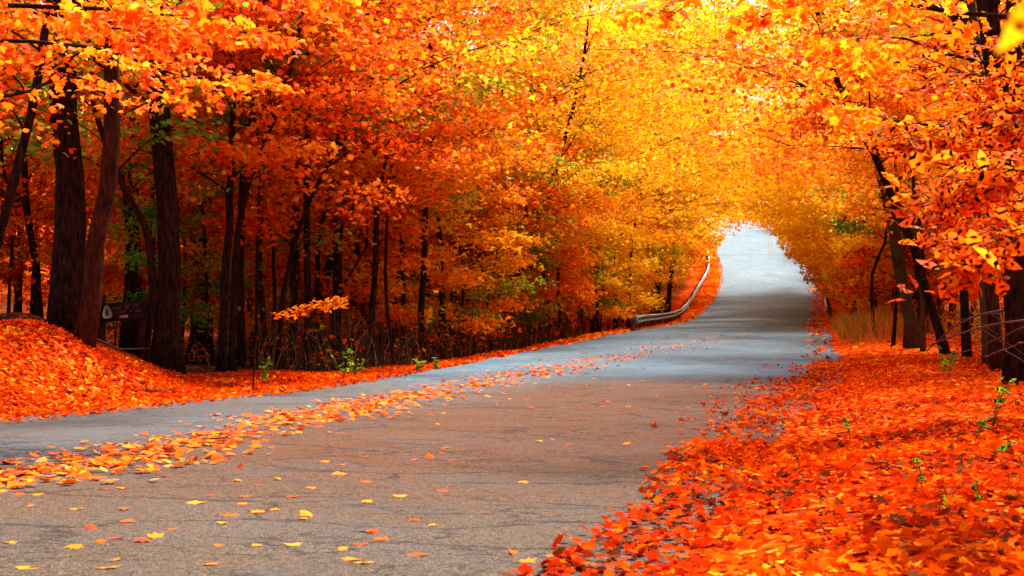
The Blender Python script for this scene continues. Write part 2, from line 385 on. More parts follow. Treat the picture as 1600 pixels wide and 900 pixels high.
a = rm.attributes.new("lateral", 'FLOAT', 'POINT'); a.data.foreach_set("value", np.tile(lt, nr).astype(np.float32))
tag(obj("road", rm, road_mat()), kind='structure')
def road_z(x, y):
    l, r = XL(y)-.02, XR(y)+.35; t = np.clip((x-l)/(r-l), 0, 1)
    return ZR(y)+.006+.05*(1-(2*t-1)**2)
# worn double yellow centre line on the far hill
yel = plain('worn_yellow_paint', (.20,.155,.05), .9, 0, .03, noise=(.085,.125,.14), nscale=.8)
mb = MB()
yy = np.arange(148, 184, 1.5)
cx = np.interp(yy, [128, 150, 165, 180, 200, 240], [wx(1207,128), wx(1205,150), wx(1203,165), wx(1192,180), wx(1160,200), wx(1090,240)])
for o_ in (-.17, .17):
    A = np.stack([cx+o_-.065, yy, road_z(cx+o_-.065, yy)+.006], 1); B = np.stack([cx+o_+.065, yy, road_z(cx+o_+.065, yy)+.006], 1)
    n = len(yy); i = np.arange(n-1); mb.add(np.vstack([A, B]), [np.stack([i, i+n, i+n+1, i+1], 1)])
tag(obj("road_marking", mb.mesh("road_marking"), yel), kind='structure')

# ------------------------------------------------------------------ trees
def clear_mask(P):
    """True where a leaf may hang: outside the passage kept open above the road."""
    X, Y, Z = P[:, 0], P[:, 1], P[:, 2]
    a = (X-XL(Y))/(XR(Y)-XL(Y)); hh = Z-ZR(Y)
    cf = np.interp(a, [-.30, -.12, 0, .12, .30, .60, .80, 1.05, 1.2], [0, 1.0, 3.0, 5.0, 6.1, 5.9, 4.4, 1.5, 0])
    cn = np.interp(a, [-.25, -.1, .05, 1.0, 1.12, 1.25], [0, 2.0, 5.2, 5.2, 2.6, 0])
    w_ = sm((Y-60)/25)
    c = cn*(1-w_)+cf*w_ + (vnoise(X, Y, 1.7, 9)-.5)*1.1-.9*np.clip(vnoise(X, Y, 3.1, 19)-.55, 0, 1)*2
    return ((hh > c) | (a < -.32) | (a > 1.27)) & (Z > ground_z(X, Y)+.05) & ~((Y < 3.2) & (np.abs(X) < 2.5))

def bez(P, n):
    P = np.asarray(P, float); t = np.linspace(0, 1, len(P)); u = np.linspace(0, 1, n)
    out = np.stack([pchip(t, P[:, k])(u) for k in range(3)], 1)
    return out
def build_tree(rng, path, r0, r1, base_t, spread, nl, leaf, kind, limbs=16, subs=6, bias=(0, 0), world=None, tilt=1.0,
               droop=.35, green=.05, sides=9, limb_e=.55, stretch=1.0, limb_r=.34, minlimb=.35):
    """path: local trunk points. Returns trunk mesh and crown mesh in local coordinates."""
    n = 16; P = bez(path, n); t = np.linspace(0, 1, n); R = r0*(1-t)**.8+r1*t
    P[1:-1, :2] += rng.normal(size=(n-2, 2))*r0*.16
    R[0] *= (1.6 if r0 > .16 else 1.25); R[1] *= 1.04
    mb = MB(); mb.tube(P, R, sides, .05 if sides > 6 else 0, rng)
    LP, LT = [], []
    per = max(6, int(nl/(limbs*(subs+1))))
    H = P[-1, 2]-P[0, 2]
    az0 = rng.uniform(0, 6.28)
    for i in range(limbs):
        f = base_t+(1-base_t)*((i+rng.uniform(0, .9))/limbs)
        f = min(f, .985)
        k = f*(n-1); k0 = int(k); S = P[k0]+(P[min(k0+1, n-1)]-P[k0])*(k-k0); rr = np.interp(f, t, R)
        az = az0+i*2.399+rng.normal()*.25
        g = (f-base_t)/(1-base_t+1e-6)
        L = spread*stretch*(minlimb+(1-minlimb)*math.sin(math.pi*min(1, .22+.72*g))**.8)*rng.uniform(.75, 1.2)
        d = np.array([math.cos(az), math.sin(az)])
        L *= max(.35, 1+d[0]*bias[0]+d[1]*bias[1])
        e = limb_e+.5*g+rng.normal()*.12
        pts = [S]; m = 6; azc = az
        for j in range(m):
            e2 = e-(e+.12)*(j/m)**1.2; azc += rng.normal()*.12
            pts.append(pts[-1]+L/m*np.array([math.cos(azc)*math.cos(e2), math.sin(azc)*math.cos(e2), math.sin(e2)]))
        pts = np.array(pts); lr = max(.012, rr*limb_r)
        if world is not None:
            ok = clear_mask(pts[1:]+np.array(world)-np.array([0, 0, .25]))
            kbad = len(ok) if ok.all() else int(np.argmin(ok))
            if kbad < 2: continue
            if kbad < len(ok):
                pts = pts[:kbad+1]; pts = bez(pts, m+1)
        mb.tube(pts, np.linspace(lr, .006, m+1), 5 if lr > .03 else 4, cap=False)
        ctone = rng.uniform(.25, .85); limb_green = rng.uniform() < green*.7
        for j in range(subs+1):
            if j == subs: sp = pts[-3:]; ln = L*.33; main = True
            else:
                q = .25+.7*(j+rng.uniform(0, .8))/subs; kk = q*m; k0 = int(kk); st = pts[k0]+(pts[min(k0+1, m)]-pts[k0])*(kk-k0)
                side = 1 if j % 2 else -1; a2 = azc*0+az+side*rng.uniform(.5, 1.1)+rng.normal()*.15
                ln = L*rng.uniform(.28, .5)*(1.1-.5*q)+.25
                e3 = rng.uniform(-.15, .3)
                dd = np.array([math.cos(a2)*math.cos(e3), math.sin(a2)*math.cos(e3), math.sin(e3)])
                sp = np.array([st, st+dd*ln*.5+[0, 0, .03], st+dd*ln+[0, 0, -.12*ln]])
                if world is None or clear_mask(sp+np.array(world)-np.array([0, 0, .2])).all(): mb.tube(sp, [lr*.35+.004, .006, .003], 3, cap=False)
            c = per
            u = rng.uniform(.1, 1.08, c)*(len(sp)-1); u0 = np.clip(u.astype(int), 0, len(sp)-2)
            Q = sp[u0]+(sp[u0+1]-sp[u0])*(u-u0)[:, None]
            wdt = .16+.22*ln
            Q = Q+rng.normal(size=(c, 3))*np.array([wdt, wdt, .10+.05*ln])*.8
            Q[:, 2] -= droop*.12+np.abs(rng.normal(size=c))*.06
            tt = np.clip(ctone+rng.normal()*.14+rng.normal(size=c)*.17, .15, 1)
            if limb_green or rng.uniform() < green*.6: tt = rng.uniform(0, .12, c)
            LP.append(Q); LT.append(tt)
    LP = np.concatenate(LP); LT = np.concatenate(LT)
    if world is not None:
        Wp = LP+np.array(world); k = clear_mask(Wp)
        k &= (Wp[:, 2] < EYE+.235*Wp[:, 1]+1.0) | (rng.uniform(size=len(LP)) < .16)     # crowns above the view thinned to let more light in
        LP = LP[k]; LT = LT[k]
    tm = mb.mesh("trunk", True)
    cm = leaf_mesh("crown", LP, LT, leaf, rng, kind, tilt) if len(LP) else None
    return tm, cm

def tree(name, label, pxs, r0px, H, base_h, spread, nl, leaf, kind, pal, bark='dark', seed=0, group=None, bias=(0, 0),
         limbs=16, subs=6, r1=.03, cat='tree', green=.09, clear=True, sink=.08, ground=None, **kw):
    """pxs: list of (photo x, photo y, distance) up the trunk; the first is the foot."""
    rng = np.random.default_rng(seed+11)
    pts = [np.array([wx(x, d), d, wz(y, d)]) for x, y, d in pxs]
    base = pts[0].copy(); g = gz(base[0], base[1]); base[2] = g
    loc = [p-base for p in pts]; loc[0] = np.array([0, 0, -sink])
    if len(loc) > 1:
        loc = [loc[0]]+[q for q in loc[1:] if q[2] > .3]
        last, prev = loc[-1], loc[-2]
        if last[2] < H-1:
            sl = (last-prev)/max(.3, (last-prev)[2]); rest = H-last[2]
            loc.append(last+sl*rest*.5*.8+rng.normal(size=3)*[.15, .15, 0]); loc[-1][2] = last[2]+rest*.5
            loc.append(loc[-1]+sl*rest*.5*.3+rng.normal(size=3)*[.2, .2, 0]); loc[-1][2] = H
    else:
        loc += [np.array([rng.normal()*.15, rng.normal()*.15, H*.35]), np.array([rng.normal()*.35, rng.normal()*.35, H*.7]), np.array([rng.normal()*.5, rng.normal()*.5, H])]
    # even out parameter by height so pchip in index stays well behaved
    loc = np.array(loc); tz = np.linspace(loc[0][2], loc[-1][2], 9)
    path = np.stack([pchip(loc[:, 2], loc[:, 0])(tz), pchip(loc[:, 2], loc[:, 1])(tz), tz], 1)
    r0 = r0px/2/F*pxs[0][2]
    tm, cm = build_tree(rng, path, r0, min(r1, r0*.5), base_h/H, spread, nl, leaf, kind, limbs, subs, bias, base if clear else None, green=green, **kw)
    root = empty(name, base); tag(root, label, cat, group)
    obj("trunk", tm, BARK[bark], root)
    if cm: obj("crown", cm, LM[pal], root)
    return root

# --- the near trees one by one, left side
tree('maple_tree', 'thickest dark trunk on the left bank with a side stem rising to the right', [(106,515,26),(107,400,26),(108,250,26),(98,110,26)], 52, 15, 4.9, 5.5, 13000, .075, 'maple', 'red', seed=1, bias=(.3,-.3), limb_r=.22, r1=.1)
tree('maple_tree', 'curved reddish brown trunk leaning right just before the thickest tree', [(130,552,21.5),(150,380,21.5),(178,190,21.5),(172,40,21.5)], 29, 12, 3.9, 5.0, 12000, .06, 'maple', 'orange', 'brown', seed=2, bias=(.4,-.2), limb_r=.3)
tree('maple_tree', 'straight black trunk behind the brown sign board', [(204,562,33),(205,400,33),(210,200,33)], 22, 14, 4.5, 4.2, 9000, .08, 'lobe', 'orange', seed=3)
tree('maple_tree', 'tall straight dark trunk between the brown sign and the slender twin stems', [(263,588,27),(266,480,27),(258,300,27),(238,100,27)], 38, 16, 4.6, 5.5, 12000, .075, 'maple', 'amber', seed=4, bias=(.4,-.3), limb_r=.25, r1=.1)
tree('maple_tree', 'dark leaning trunk at the far left edge of the view', [(-38,500,22),(0,370,22),(40,210,22),(62,110,22)], 17, 10, 2.9, 4.0, 7000, .07, 'maple', 'red', seed=5)
tree('maple_tree', 'slim dark trunk standing left of the thickest tree', [(62,500,33),(58,420,33),(45,340,33)], 12, 10, 3, 3.2, 5000, .08, 'lobe', 'orange', seed=6)
tree('maple_tree', 'broad dim trunk behind the tall straight trunk, leaves across its middle', [(313,588,37),(312,440,37),(308,250,37)], 34, 15, 3.8, 4.8, 10000, .08, 'lobe', 'orange', seed=7)
tree('slender_tree', 'left one of the slender twin stems at the bend of the leafy bank', [(345,598,29),(352,430,29),(362,260,29),(364,150,29)], 15, 9, 3.4, 3.0, 5500, .07, 'maple', 'orange', seed=8)
tree('slender_tree', 'right one of the slender twin stems, curving right at its forked top', [(362,597,29.4),(368,420,29.4),(382,300,29.4),(412,230,29.4)], 12, 8.5, 3.6, 3.0, 5500, .07, 'maple', 'red', seed=9)
tree('slender_tree', 'bent young stem rising beside the right post of the brown sign', [(226,572,27.5),(236,470,27.5),(240,400,27.5),(205,320,27.5),(172,240,27.5)], 14, 7, 3.2, 2.6, 3000, .07, 'maple', 'green', 'brown', seed=10)
tree('slender_tree', 'thin sapling leaning right in front of the dark wood, long bare stem', [(432,592,31),(440,480,31),(470,350,31),(500,280,31)], 8, 6.5, 2.4, 2.4, 2800, .07, 'maple', 'red', seed=12)
midtr = [  # (x, base y, dist, width px, lean px at top, palette, label)
 (455,592,35,15,10,'orange','dark stem just right of the leaning thin sapling'),
 (487,590,36,18,46,'orange','dark trunk slanting right behind the bright red branch spray'),
 (522,588,35,20,8,'amber','darkest straight trunk above the small green weeds at the road edge'),
 (548,586,38,14,14,'amber','narrow trunk right beside the darkest straight trunk'),
 (578,584,40,16,4,'orange','dark trunk with olive foliage across its middle'),
 (606,582,41,18,34,'amber','trunk leaning right in the middle of the left wood'),
 (634,580,43,14,18,'amber','narrow dark trunk left of the pair of thick road edge trunks'),
 (660,578,44,20,-12,'orange','dark trunk tilting slightly left before the pair of thick trunks'),
 (711,572,46,25,2,'amber','left one of the pair of thick straight trunks by the road edge'),
 (741,566,48,27,14,'amber','right one of the pair of thick straight trunks by the road edge'),
 (770,556,51,11,88,'gold','thin dark trunk slanting strongly right beyond the pair of thick trunks'),
 (812,546,54,14,10,'gold','dark trunk past the slanting thin one along the left verge'),
 (850,538,58,16,-6,'gold','short looking dark trunk midway between slanting trunk and guardrail'),
 (888,530,61,13,12,'gold','dim trunk on the verge some way before the guardrail'),
 (930,520,68,14,6,'gold','golden maple nearest before the start of the guardrail'),
]
for k, (x, y, d, wpx, ln, pal, lab) in enumerate(midtr):
    tree('maple_tree' if wpx > 14 else 'slender_tree', lab, [(x,y,d),(x+ln*.4,y-130,d),(x+ln,y-260,d)], wpx*.84, 12+(k % 3)*1.5, 3.4, 4.0, 8000, .085, 'lobe', pal,
         seed=20+k, bias=(.35,-.35), green=.15, limbs=15)
tree('maple_tree', 'tall dark trunk rising behind the guardrail through golden foliage', [(1026,492,88),(1028,420,88),(1030,340,88)], 12, 20, 5.5, 5.5, 12000, .11, 'lobe', 'gold', seed=40, bias=(.3,-.2))
tree('maple_tree', 'thin dark trunk close right of the tall trunk behind the guardrail', [(1042,480,97),(1050,420,97),(1056,350,97)], 8, 17, 6, 5, 9000, .12, 'simple', 'gold', seed=41)

# --- right side
tree('maple_tree', 'mossy grey green trunk leaning left at the edge of the right wood', [(1428,546,40),(1412,440,40),(1388,320,40),(1368,240,40)], 21, 13, 4.2, 4.6, 11000, .08, 'lobe', 'amber', 'moss', seed=50, bias=(-.5,-.2))
tree('maple_tree', 'long thin dark trunk leaning left over the leafy right verge', [(1480,566,33),(1438,420,33),(1392,300,33),(1345,200,33)], 15, 9.5, 4.0, 4.0, 8000, .075, 'maple', 'orange', seed=51, bias=(-.5,-.2))
tree('slender_tree', 'very thin pale stem between the mossy trunk and the leaning dark trunk', [(1442,545,38),(1440,450,38),(1432,360,38)], 8, 7, 3.5, 2.2, 2500, .08, 'lobe', 'amber', 'moss', seed=52)
tree('maple_tree', 'dark trunk behind the fallen sticks, second from the right edge', [(1512,560,31),(1506,440,31),(1500,300,31),(1496,100,31)], 14, 12, 5, 4, 8000, .08, 'lobe', 'red', seed=53)
tree('maple_tree', 'olive grey trunk standing in the shade behind the fallen sticks', [(1546,560,29),(1540,450,29),(1536,300,29)], 19, 12, 5, 4, 7000, .075, 'lobe', 'orange', 'moss', seed=54)
tree('maple_tree', 'big dark trunk at the right edge behind the red beech spray', [(1596,582,22),(1585,430,22),(1570,250,22),(1545,20,22)], 38, 13, 4.6, 4.5, 7000, .07, 'maple', 'orange', seed=55, bias=(-.2,-.2), r1=.12)
tree('maple_tree', 'dark trunk reaching into the top right corner left of the biggest one', [(1558,575,26),(1548,400,26),(1535,180,26),(1508,20,26)], 22, 13, 6.2, 4.0, 7000, .07, 'maple', 'orange', 'brown', seed=56, bias=(-.3,-.2), r1=.08)
tree('maple_tree', 'brown trunk just entering the view at the right edge', [(1650,640,17),(1635,400,17),(1612,180,17),(1585,-10,17)], 36, 11, 4.4, 4.0, 6000, .065, 'maple', 'red', 'brown', seed=57, bias=(-.1,-.5), r1=.08)

# --- trees still holding green leaves
for k_, (x, y, d, H_, bh_, sp_, b_, lab) in enumerate([
  (462, 590, 33, 7.6, 5.2, 2.4, (.2,-.2), 'thin maple still green high above the bright red branch spray'),
  (400, 596, 31, 7.2, 5.2, 2.0, (.2,-.2), 'thin maple with yellow green leaves right of the slender twin stems'),
  (668, 578, 43, 7.4, 5.0, 2.2, (.1,-.2), 'olive green crowned thin maple between the leaning trunks and the thick pair'),
  (858, 538, 56, 9.4, 5.2, 2.8, (.1,-.2), 'green maple top standing out among the amber crowns before the guardrail'),
  (800, 548, 50, 12, 9.5, 2.8, (.1,-.2), 'tall slim maple with a green top in the upper middle of the view'),
  (1395, 545, 41, 9.0, 6.4, 3.0, (-.9,-.1), 'slim maple behind the mossy trunk with dark green boughs towards the right lane'),
  (1365, 532, 52, 5.6, 3.0, 2.0, (-.3,-.2), 'yellow green young maple behind the tall weedy grass'),
  (30, 505, 36, 6.0, 2.6, 2.4, (.2,-.2), 'green leaved understory tree at the far left behind the bank')]):
    tree('slender_tree', lab, [(x, y, d)], 6, H_, bh_, sp_, 2600, .085, 'lobe', 'green', seed=500+k_, bias=b_, limbs=9, subs=4, green=0, tilt=1.1)
# --- roadside maples along both verges, arching over the road
rr = np.random.default_rng(77)
def roadside(side, d, off, seed, pal, H, spread, base_h, grp, lab):
    if d > 128: off += 1.2; spread *= .85
    x = float(XL(d))-off if side < 0 else float(XR(d))+off
    px = 800+x/d*F; y = HOR-(gz(x, d)-EYE)*F/d
    lf = float(np.interp(d, [30, 60, 100, 180], [.085, .115, .15, .21]))
    return tree('maple_tree', lab, [(px, y, d)], .16*2*F/d*rr.uniform(.6, 1.25), H, base_h, spread, 20000 if d < 125 else 13000, lf,
                'lobe' if d < 75 else 'simple', pal, seed=seed, group=grp, bias=(-(.75 if 58 < d < 128 else (.45 if d < 60 else .0))*side, -.15), limbs=24, subs=6, green=.07)
k = 100
for d in (52, 60, 68, 76, 84, 92, 101, 110, 120, 131, 143, 156, 170, 186, 204, 222, 242, 262, 285):
    k += 1
    pal = 'amber' if d < 62 else 'gold'
    g = 'golden maples arching over the left verge' if pal == 'gold' else 'amber maples on the left verge before the guardrail'
    lab = 'golden maple arching over the road on the left beyond the guardrail start' if pal == 'gold' else 'amber maple set back from the left verge before the guardrail'
    roadside(-1, d, 3.6+rr.uniform(0, 1.6), k, pal, rr.uniform(16, 20), 7.4, 1.6 if d > 84 else 2.4, g, lab)
for d in (36, 44, 52, 60, 68, 76, 84, 93, 103, 114, 126, 139, 153, 168, 184, 202, 222, 240, 256, 272, 290):
    k += 1
    pal = 'orange' if d < 40 else ('amber' if d < 60 else 'gold')
    g = {'orange': 'orange maples on the right verge', 'amber': 'amber maples on the right verge', 'gold': 'golden maples arching over the right verge'}[pal]
    lab = {'orange': 'orange maple at the back of the right verge near the mossy trunk', 'amber': 'amber maple at the right verge beside the weedy grass',
           'gold': 'golden maple leaning over the road on the right by the hill'}[pal]
    roadside(1, d, (5.5 if d < 50 else 3.6)+rr.uniform(0, 1.4), k, pal, rr.uniform(15, 19), 7.2, 1.3 if d > 55 else 3.2, g, lab)

for i_, (d, off, H_, sp_) in enumerate([(74, 2.0, 8.5, 4.6), (82, 2.2, 10, 5.0), (90, 2.4, 8, 4.8), (99, 2.2, 9.5, 5.2), (109, 2.6, 10, 5.4), (66, 2.6, 8, 4.0)]):
    roadside(1, d, off, 400+i_, 'gold', H_, sp_, .8, 'golden maples arching over the right verge', 'small golden maple at the right road edge')
for i_, (d, off, H_, sp_) in enumerate([(88, 6.2, 9, 4.2), (106, 6.0, 9, 4.4)]):
    roadside(-1, d, off, 420+i_, 'gold', H_, sp_, .8, 'golden maples arching over the left verge', 'small golden maple behind the guardrail')
# --- copies: deeper wood
def copy_tree(root, loc, rz, sc, label, group, pal):
    c = root.copy(); COL.objects.link(c); c.location = loc; c.rotation_euler = (0, 0, rz); c.scale = (sc, sc, sc)
    c['label'] = label; c['group'] = group
    for ch in root.children:
        k_ = ch.copy(); COL.objects.link(k_); k_.parent = c
        if ch.name.startswith('crown') and pal:
            k_.material_slots[0].link = 'OBJECT'; k_.material_slots[0].material = LM[pal]
    return c
def proto(name, seed, H, base_h, spread, nl, leaf, kind, r, limbs, subs, cat='tree', **kw):
    rng = np.random.default_rng(seed)
    path = [[0, 0, -.1], [rng.normal()*.12, rng.normal()*.12, H*.35], [rng.normal()*.4, rng.normal()*.4, H*.7], [rng.normal()*.5, rng.normal()*.5, H]]
    tm, cm = build_tree(rng, bez(path, 9), r, .02, base_h/H, spread, nl, leaf, kind, limbs, subs, **kw)
    root = empty(name, (0, 0, 0)); tag(root, '', cat)
    obj("trunk", tm, BARK['dark'], root); obj("crown", cm, LM['orange'], root)
    return root
big = [proto('maple_tree', 300+i, 16+i, 3.6, 5.2, 5800, .12, 'simple', .17, 18, 5) for i in range(4)]
sap = [proto('understory_maple', 320+i, 4.5+i*.6, 1.0, 1.9, 4200, .085, 'lobe', .035, 18, 4, limb_e=.25) for i in range(4)]
pole = [proto('slender_tree', 340+i, 8+i*.7, 3.6, 1.8, 2200, .09, 'lobe', .055+.012*i, 11, 4) for i in range(4)]
used = set()
def place(protos, x, y, sc, label, group, pal, rng):
    i = int(rng.integers(len(protos))); r = protos[i]
    loc = (x, y, gz(x, y)-.02); rz = rng.uniform(0, 6.28)
    if r.name not in used:
        used.add(r.name); r.location = loc; r.rotation_euler = (0, 0, rz); r.scale = (sc,)*3; r['label'] = label; r['group'] = group
        for ch in r.children:
            if ch.name.startswith('crown'): ch.material_slots[0].link = 'OBJECT'; ch.material_slots[0].material = LM[pal]
        return r
    return copy_tree(r, loc, rz, sc, label, group, pal)
rg = np.random.default_rng(5)
def scatter(n, ylo, yhi, off_lo, off_hi, side, mind, taken):
    out = []; tries = 0
    while len(out) < n and tries < 6000:
        tries += 1
        y = rg.uniform(ylo, yhi); o = off_lo+(off_hi-off_lo)*rg.uniform()**1.2
        x = float(XL(y))-o if side < 0 else float(XR(y))+o
        px = 800+x/y*F
        if px < -500 or px > 2100: continue
        if any((x-a)**2+(y-b)**2 < mind**2 for a, b in taken): continue
        taken.append((x, y)); out.append((x, y))
    return out
def pal_for(x, y): return str(_pal(x, y))
def _pal(x, y):
    px = 800+x/y*F
    if px < 650: return rg.choice(['red', 'orange', 'orange', 'amber'])
    if px < 900: return rg.choice(['orange', 'amber', 'amber'])
    if px < 1330: return 'gold'
    return rg.choice(['orange', 'amber', 'red']) if px < 1500 else rg.choice(['red', 'orange'])
words = {'red': 'red', 'orange': 'orange', 'amber': 'amber', 'gold': 'golden', 'green': 'green'}
tk = []
for side, n in ((-1, 36), (1, 22)):
    sname = 'left' if side < 0 else 'right'
    for x, y in scatter(n, 38, 200, 9, 48, side, 4.5, tk):
        p = pal_for(x, y)
        place(big, x, y, rg.uniform(.85, 1.15), f'{words[p]} maple deep in the wood {sname} of the road', f'{words[p]} maples deep in the {sname} wood', p, rg)
tk = []
for side, n, y0, y1, o0, o1 in ((-1, 24, 35, 75, 3.4, 6), (-1, 14, 40, 78, 2.3, 4), (-1, 62, 32, 80, 6.0, 20), (1, 34, 30, 95, 5.0, 15), (-1, 16, 75, 170, 3.2, 9), (1, 34, 55, 130, 2.6, 8)):
    sname = 'left' if side < 0 else 'right'
    for x, y in scatter(n, y0, y1, o0, o1, side, 1.6, tk):
        p = pal_for(x, y); p = 'green' if rg.uniform() < .07 else p
        place(sap, x, y, rg.uniform(.8, 1.25), f'low {words[p]} understory maple under the taller trunks on the {sname}', f'{words[p]} understory maples on the {sname}', p, rg)
for side, n, y0, y1, o0, o1 in ((-1, 95, 29, 80, 2.0, 14), (1, 26, 30, 75, 4.6, 12)):
    sname = 'left' if side < 0 else 'right'
    for x, y in scatter(n, y0, y1, o0, o1, side, .9, tk):
        p = pal_for(x, y)
        place(pole, x, y, rg.uniform(.8, 1.2), f'slender dark stem with a sparse {words[p]} top in the {sname} wood', f'slender stems with {words[p]} tops in the {sname} wood', p, rg)

# --- far wood behind, one mass of foliage nobody could count
rng = np.random.default_rng(900)
def mass(name, label, n, ylo, yhi, o0, o1, side, size, hmax, pal):
    nc_ = n//60; y = rng.uniform(ylo, yhi, nc_); o = rng.uniform(o0, o1, nc_)
    x = np.where(side < 0, XL(y)-o, XR(y)+o)
    h = rng.uniform(0, 1, nc_)**.9*hmax
    z = ground_z(x, y)+h+.3
    C = np.repeat(np.stack([x, y, z], 1), 60, 0)+rng.normal(size=(nc_*60, 3))*[1.3, 1.3, .35]
    tt = np.clip(np.repeat(rng.uniform(.2, .9, nc_), 60)+rng.normal(size=nc_*60)*.15, .12, 1)
    k_ = clear_mask(C)
    C = C[k_]; tt = tt[k_]
    o_ = obj(name, leaf_mesh(name, C, tt, size, rng, 'simple', 1.2), LM[pal]); tag(o_, label, 'foliage', None, 'stuff')
mass('far_wood_foliage', 'mass of orange foliage far back in the left wood', 80000, 60, 150, 26, 75, -1, .17, 14, 'orange')
mass('far_wood_foliage', 'mass of golden foliage on the hillside left of the rising road', 60000, 120, 260, 8, 60, -1, .26, 15, 'amber')
mass('far_wood_foliage', 'mass of orange foliage far back in the right wood', 60000, 45, 150, 14, 50, 1, .17, 13, 'orange')
mass('far_wood_foliage', 'mass of golden foliage on the hillside right of the rising road', 50000, 120, 260, 6, 50, 1, .26, 14, 'amber')

# --- near beech outside the frame at the right, its boughs reach into view
def bough(name, label, start, pts, nl, size, kind, pal, seed, cat='branch', spread=.5, twigs=9, r=.02, tonehi=.9, parent=None, tonelo=.3, qmin=.15):
    rng = np.random.default_rng(seed); base = np.array(start); P = bez(pts, 12)
    mb = MB(); mb.tube(P-base, np.linspace(r, .004, 12), 5, cap=False)
    LP, LT = [], []
    for j in range(twigs):
        q = qmin+(1-qmin)*(j+.5)/twigs; k_ = q*11; k0 = int(k_); st = P[k0]+(P[min(k0+1, 11)]-P[k0])*(k_-k0)
        tan = P[min(k0+1, 11)]-P[max(k0-1, 0)]; a0 = math.atan2(tan[1], tan[0])+(1 if j % 2 else -1)*rng.uniform(.4, 1.0)
        ln = spread*rng.uniform(.6, 1.2)*(1.15-.6*q)
        en = st+np.array([math.cos(a0), math.sin(a0), rng.uniform(-.35, .1)])*ln
        mid_ = (st+en)/2+[0, 0, .04]
        mb.tube(np.array([st, mid_, en])-base, [.005, .003, .0015], 3, cap=False)
        c = max(4, nl//twigs); u = rng.uniform(.05, 1.05, c)
        Q = st+(en-st)*u[:, None]+rng.normal(size=(c, 3))*[size*.9, size*.9, size*.7]; Q[:, 2] -= size*.5
        LP.append(Q); LT.append(np.clip(rng.uniform(tonelo, tonehi)+rng.normal(size=c)*.16, .12, 1))
    LP = np.concatenate(LP); LT = np.concatenate(LT)
    return mb, LP-base, LT
def limb_tree(name, label, base, trunk_pts, r0, boughs, size, kind, pal, bark, seed, tl_=.25, th_=.85):
    """A tree outside the frame whose long boughs enter it."""
    rng = np.random.default_rng(seed); b = np.array([base[0], base[1], gz(*base)])
    P = bez(trunk_pts, 12)-b
    mb = MB(); mb.tube(P, np.linspace(r0, r0*.4, 12), 10, .05, rng)
    LPs, LTs = [], []
    for k_, (pts, nl, sp, tw, r) in enumerate(boughs):
        m2, lp, lt_ = bough('', '', b, pts, nl, size, kind, pal, seed*31+k_, spread=sp, twigs=tw, r=r, tonelo=tl_, tonehi=th_)
        for v, in zip(m2.V): pass
        off = mb.n; mb.V += m2.V; mb.F += [f+off for f in m2.F]; mb.n += m2.n
        LPs.append(lp); LTs.append(lt_)
    root = empty(name, b); tag(root, label, 'tree')
    obj('trunk', mb.mesh('trunk', True), BARK[bark], root)
    obj('crown', leaf_mesh('crown', np.concatenate(LPs), np.concatenate(LTs), size, rng, kind, 1.1, .5), LM[pal], root)
    return root
def pt(x, y, d): return [wx(x, d), d, wz(y, d)]
limb_tree('beech_tree', 'near beech whose large red leaf sprays enter from the right edge', (3.9, 6.2),
          [[3.9,6.2,-.1],[3.8,6.2,1.6],[3.75,6.3,3.2],[3.6,6.4,5.0]], .13,
          [([[3.85,6.2,2.0], pt(1640,250,6.4), pt(1570,285,6.6), pt(1500,320,6.8)], 300, .6, 14, .016),
           ([[3.85,6.2,1.7], pt(1640,330,6.0), pt(1580,380,6.1), pt(1520,425,6.3)], 220, .5, 12, .014),
           ([[3.8,6.2,2.4], pt(1640,150,7.0), pt(1570,185,7.3), pt(1490,215,7.6)], 420, .75, 16, .018),
           ([[3.8,6.2,2.6], pt(1660,60,7.6), pt(1560,120,8.0), pt(1440,90,8.4)], 260, .65, 13, .018),
           ([[3.85,6.2,1.9], pt(1660,300,7.4), pt(1610,310,8.0), pt(1530,260,8.6)], 380, .75, 15, .018),
           ([[3.7,6.3,3.0], [3.2,7.5,3.6], [2.6,8.6,4.2], [1.9,9.4,4.6]], 240, .8, 12, .02),
           ([[3.7,6.3,3.4], [4.4,7.5,4.2], [5.0,8.8,4.8], [5.4,10,5.0]], 240, .9, 12, .02)],
          .052, 'ovate', 'orange', 'grey', 61, .15, .55)
limb_tree('maple_tree', 'maple beyond the right edge whose orange boughs hang across the upper right', (8.5, 15.5),
          [[8.5,15.5,-.1],[8.4,15.5,2.5],[8.1,15.6,5.0],[7.8,15.8,8.0]], .16,
          [([[8.4,15.5,3.2], pt(1560,150,14.5), pt(1440,110,14.2), pt(1320,70,14)], 520, 1.1, 14, .03),
           ([[8.4,15.5,2.8], pt(1520,200,15), pt(1400,190,15), pt(1300,150,15.2)], 480, 1.0, 14, .03),
           ([[8.3,15.5,4.2], pt(1500,20,14), pt(1340,-10,13.6), pt(1180,30,13.4)], 560, 1.1, 16, .035),
           ([[8.2,15.5,4.8], pt(1400,-60,13), pt(1200,-60,12.6), pt(1040,30,12.4)], 420, 1.0, 14, .03),
           ([[8.4,15.5,3.4], pt(1500,90,17), pt(1380,60,18), pt(1250,110,19)], 520, 1.2, 14, .03),
           ([[8.1,15.6,5.2], [6.5,14,6.2], [5,12.5,6.8], [3.4,11.5,7.0]], 500, 1.4, 14, .03)],
          .058, 'maple', 'amber', 'dark', 62)
